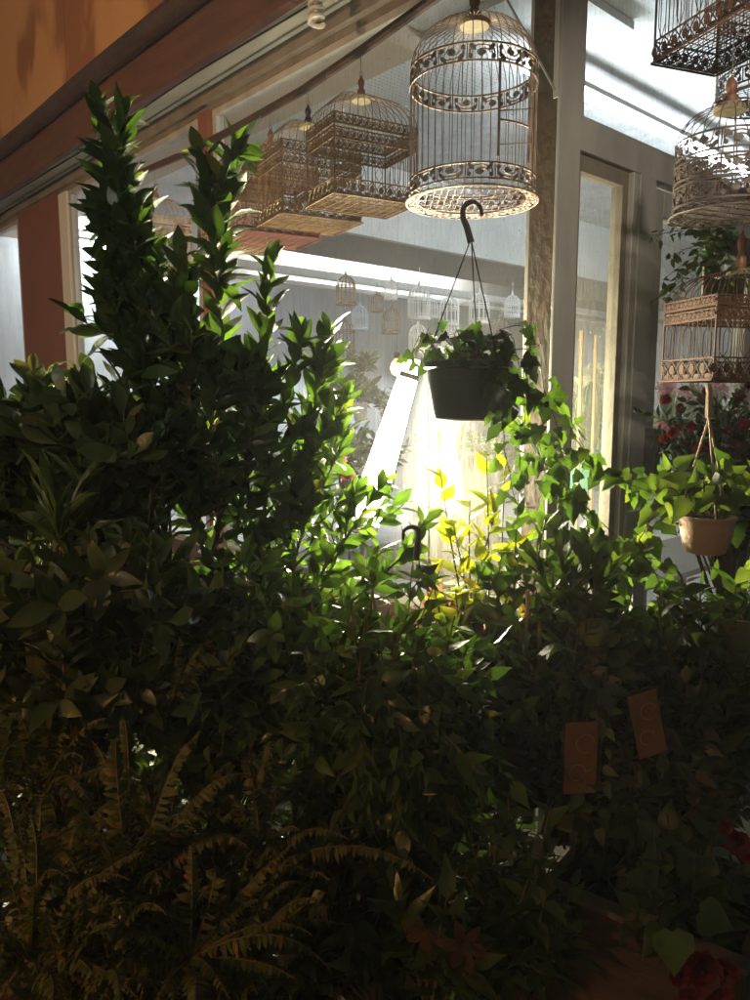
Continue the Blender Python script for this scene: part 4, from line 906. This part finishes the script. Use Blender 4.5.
def indoor(name, lab, px, py, Y, rx, ry, n, leafm='ivy', kind='ellip', L=.06, ratio=.4, pot='white', ph=.10, droop=.3, ln=8, pr=.05):
    q = at(px, py, Y); e = shrub(name, lab, 'potted plant', leafm, q, tips(px, py-ry*1.1, Y, rx, ry, .1, n), kind, ratio, L, ln, 60, .3, droop=droop, group='potted plants inside the shop')
    m = MB(); m.lathe([(pr*.7, -ph), (pr, -.01), (pr*1.08, -.01), (pr*1.08, 0), (pr*.9, 0)], 18); m.build('pot', M[pot], e)
indoor('potted_plant', 'bushy potted plant hanging highest inside beside the blue cage', 361, 372, 5, 18, 12, 26, 'ivy', ph=.06)
indoor('potted_plant', 'broad-leaved potted plant in a white pot on the dark inside table', 360, 402, 4.8, 20, 12, 18, 'broad', L=.09, ph=.12)
indoor('potted_plant', 'grey-green potted plant beside the citrus leaves inside the window', 335, 398, 4.8, 14, 10, 16, 'broad', ph=.10)
indoor('potted_plant', 'dim potted plant behind the glare of the lamp', 388, 412, 4.8, 16, 12, 18, 'broad', ph=.12)
indoor('potted_plant', 'low green plants inside at the left of the lamp', 350, 475, 3.1, 26, 26, 40, 'ivy', L=.06, pot='blackplastic')
indoor('potted_plant', 'green seedlings inside behind the lamp', 385, 470, 3.4, 26, 22, 30, 'ivy', L=.05, pot='blackplastic')
indoor('potted_plant', 'fresh green plants above the grey burlap box under the basket', 450, 452, 3.0, 42, 12, 60, 'ivy', L=.04, pot='blackplastic', ln=7)
indoor('potted_plant', 'bright green plant at the foot of the post inside', 500, 470, 3.0, 22, 18, 30, 'ivy', L=.05, pot='blackplastic')
e = empty('burlap_box', at(458, 515, 3.05), R_(6), 'grey burlap covered box standing inside the window under the basket', 'box')
m = MB(); m.box(-.15, .17, -.01, .25, -.3, .235); m.build('box', M['burlap'], e, False)
m = MB(); m.box(-.155, .175, -.015, .255, .236, .245); m.build('rim', M['wood_stick'], e, False)
# pink blossoms left of lamp
for i, (px, py, lab) in enumerate(((339, 463, 'single pink bloom on the left side of the lamp'), (348, 480, 'pale pink bloom low beside the lamp'))):
    q = at(px, py, 2.05); e = empty('pink_flower', q, 0, lab, 'flower', 'pink blooms by the lamp'); fl = Leaves('petal', .6, .2, .3); flower(fl, (0, 0, 0), (0, -.4, 1), .028, 10, 2); fl.build('petals', M['pink'], e); m = MB(); m.tube([(0, 0, 0), (.01, 0, -.1), (.0, .02, -.25)], .002, 5); m.build('stem', M['stem'], e)
# cut flowers in buckets behind the side window and door
def bucket(px, py, Y, hpx, n, fm, lab, kind='petal', fr_=.05, pot='teal', spread=.09, nf=6, lay=1):
    q = at(px, py, Y); e = empty('flower_bucket', q, 0, lab, 'flower bucket', 'buckets of cut flowers inside the door'); m = MB(); m.lathe([(.065, -.16), (.085, .0), (.09, 0), (.08, -.01)], 20); m.build('bucket', M[pot], e)
    sb = MB(); fl = Leaves(kind, .45, .4, .3); lv = Leaves('strap', .12, .2, .1); H = hpx*Y/757
    for k in range(n):
        a = random.random()*6.28; rr = spread*random.random()**.5; p0 = Vector((rr*.5*math.cos(a), rr*.5*math.sin(a), -.1)); p1 = Vector((rr*math.cos(a), rr*math.sin(a), H*random.uniform(.75, 1.05)))
        pts = bez(p0, p0.lerp(p1, .5)+jit(.01), p1, 6); stem(sb, pts, .003, .002, 5); flower(fl, p1, (math.cos(a)*.5, math.sin(a)*.5-.4, 1), fr_, nf, lay); leaves_along(lv, pts, 5, .16, 25, .1, .7)
    sb.build('stems', M['strap'], e); fl.build('flowers', M[fm], e); lv.build('leaves', M['strap'], e)
bucket(585, 450, 3.0, 78, 9, 'lily', 'white lilies on tall green stems behind the narrow side window', fr_=.055)
bucket(603, 440, 3.3, 70, 7, 'lily', 'white lilies beside the jamb of the side window', fr_=.055)
bucket(572, 450, 3.5, 38, 12, 'pink', 'pink flowers lower than the lilies in the side window', fr_=.03, nf=10, lay=2)
bucket(668, 440, 3.4, 12, 14, 'pink', 'pink flowers low behind the door glass next to its handle', fr_=.035, nf=10, lay=2)
bucket(690, 425, 3.6, 35, 16, 'pink', 'pink wrapped flowers behind the door under the rusty cage', fr_=.045, nf=10, lay=2, spread=.14)
for px, y0, y1, lab in ((579, 330, 470, 'pale bamboo pole nearest the corner post inside the side window'), (593, 335, 465, 'reddish pole among the lilies in the side window'), (607, 330, 470, 'pale pole beside the jamb inside the side window')):
    m = MB(); a = at(px, 470, 2.75); b = at(px+3, y0, 2.8); m.tube([a-Vector((0, 0, .5)), b], .008, 6); tag(m.build('bamboo_pole', M['wood_stick']), lab, 'pole', 'poles inside the side window')
m = MB(); q = at(18, 310, 5.9); m.lathe([(.004, .22), (.08, .12), (.11, 0), (.08, -.13), (.01, -.22)], 20); o = m.build('paper_lantern', M['soffit']); o.location = on_plane(18, 310, .8); o.scale = (1, 1, 1.3); tag(o, 'pale oval lantern hanging behind the far left window', 'lantern')

HAZE = .009  # added volume that imitates lens glare and bloom round the lamp
hm = bpy.data.materials.new('glare_haze'); hm.use_nodes = True; nt = hm.node_tree; nt.nodes.clear()
vo = nt.nodes.new('ShaderNodeVolumePrincipled'); vo.inputs['Color'].default_value = (.9, .92, 1, 1); vo.inputs['Density'].default_value = HAZE; vo.inputs['Anisotropy'].default_value = .3
oo = nt.nodes.new('ShaderNodeOutputMaterial'); nt.links.new(vo.outputs[0], oo.inputs['Volume'])
if HAZE:
    m = MB(); m.box(-27, 27, -27, 27, -1, 6.5); tag(m.build('haze', hm, None, False), 'added thin haze imitating lens glare round the lamp', 'haze', kind='stuff')
# ---------------------------------------------------------------- render settings
S.view_settings.view_transform = 'Standard'; S.view_settings.look = 'None'; S.view_settings.exposure = .3; S.view_settings.gamma = 1
S.cycles.use_denoising = True; S.cycles.use_adaptive_sampling = True; S.cycles.adaptive_threshold = .035
S.cycles.volume_max_steps = 64; S.cycles.volume_bounces = 0
S.cycles.max_bounces = 7; S.cycles.diffuse_bounces = 3; S.cycles.glossy_bounces = 3; S.cycles.transmission_bounces = 4; S.cycles.transparent_max_bounces = 12
S.cycles.sample_clamp_indirect = 4; S.cycles.caustics_reflective = False; S.cycles.caustics_refractive = False
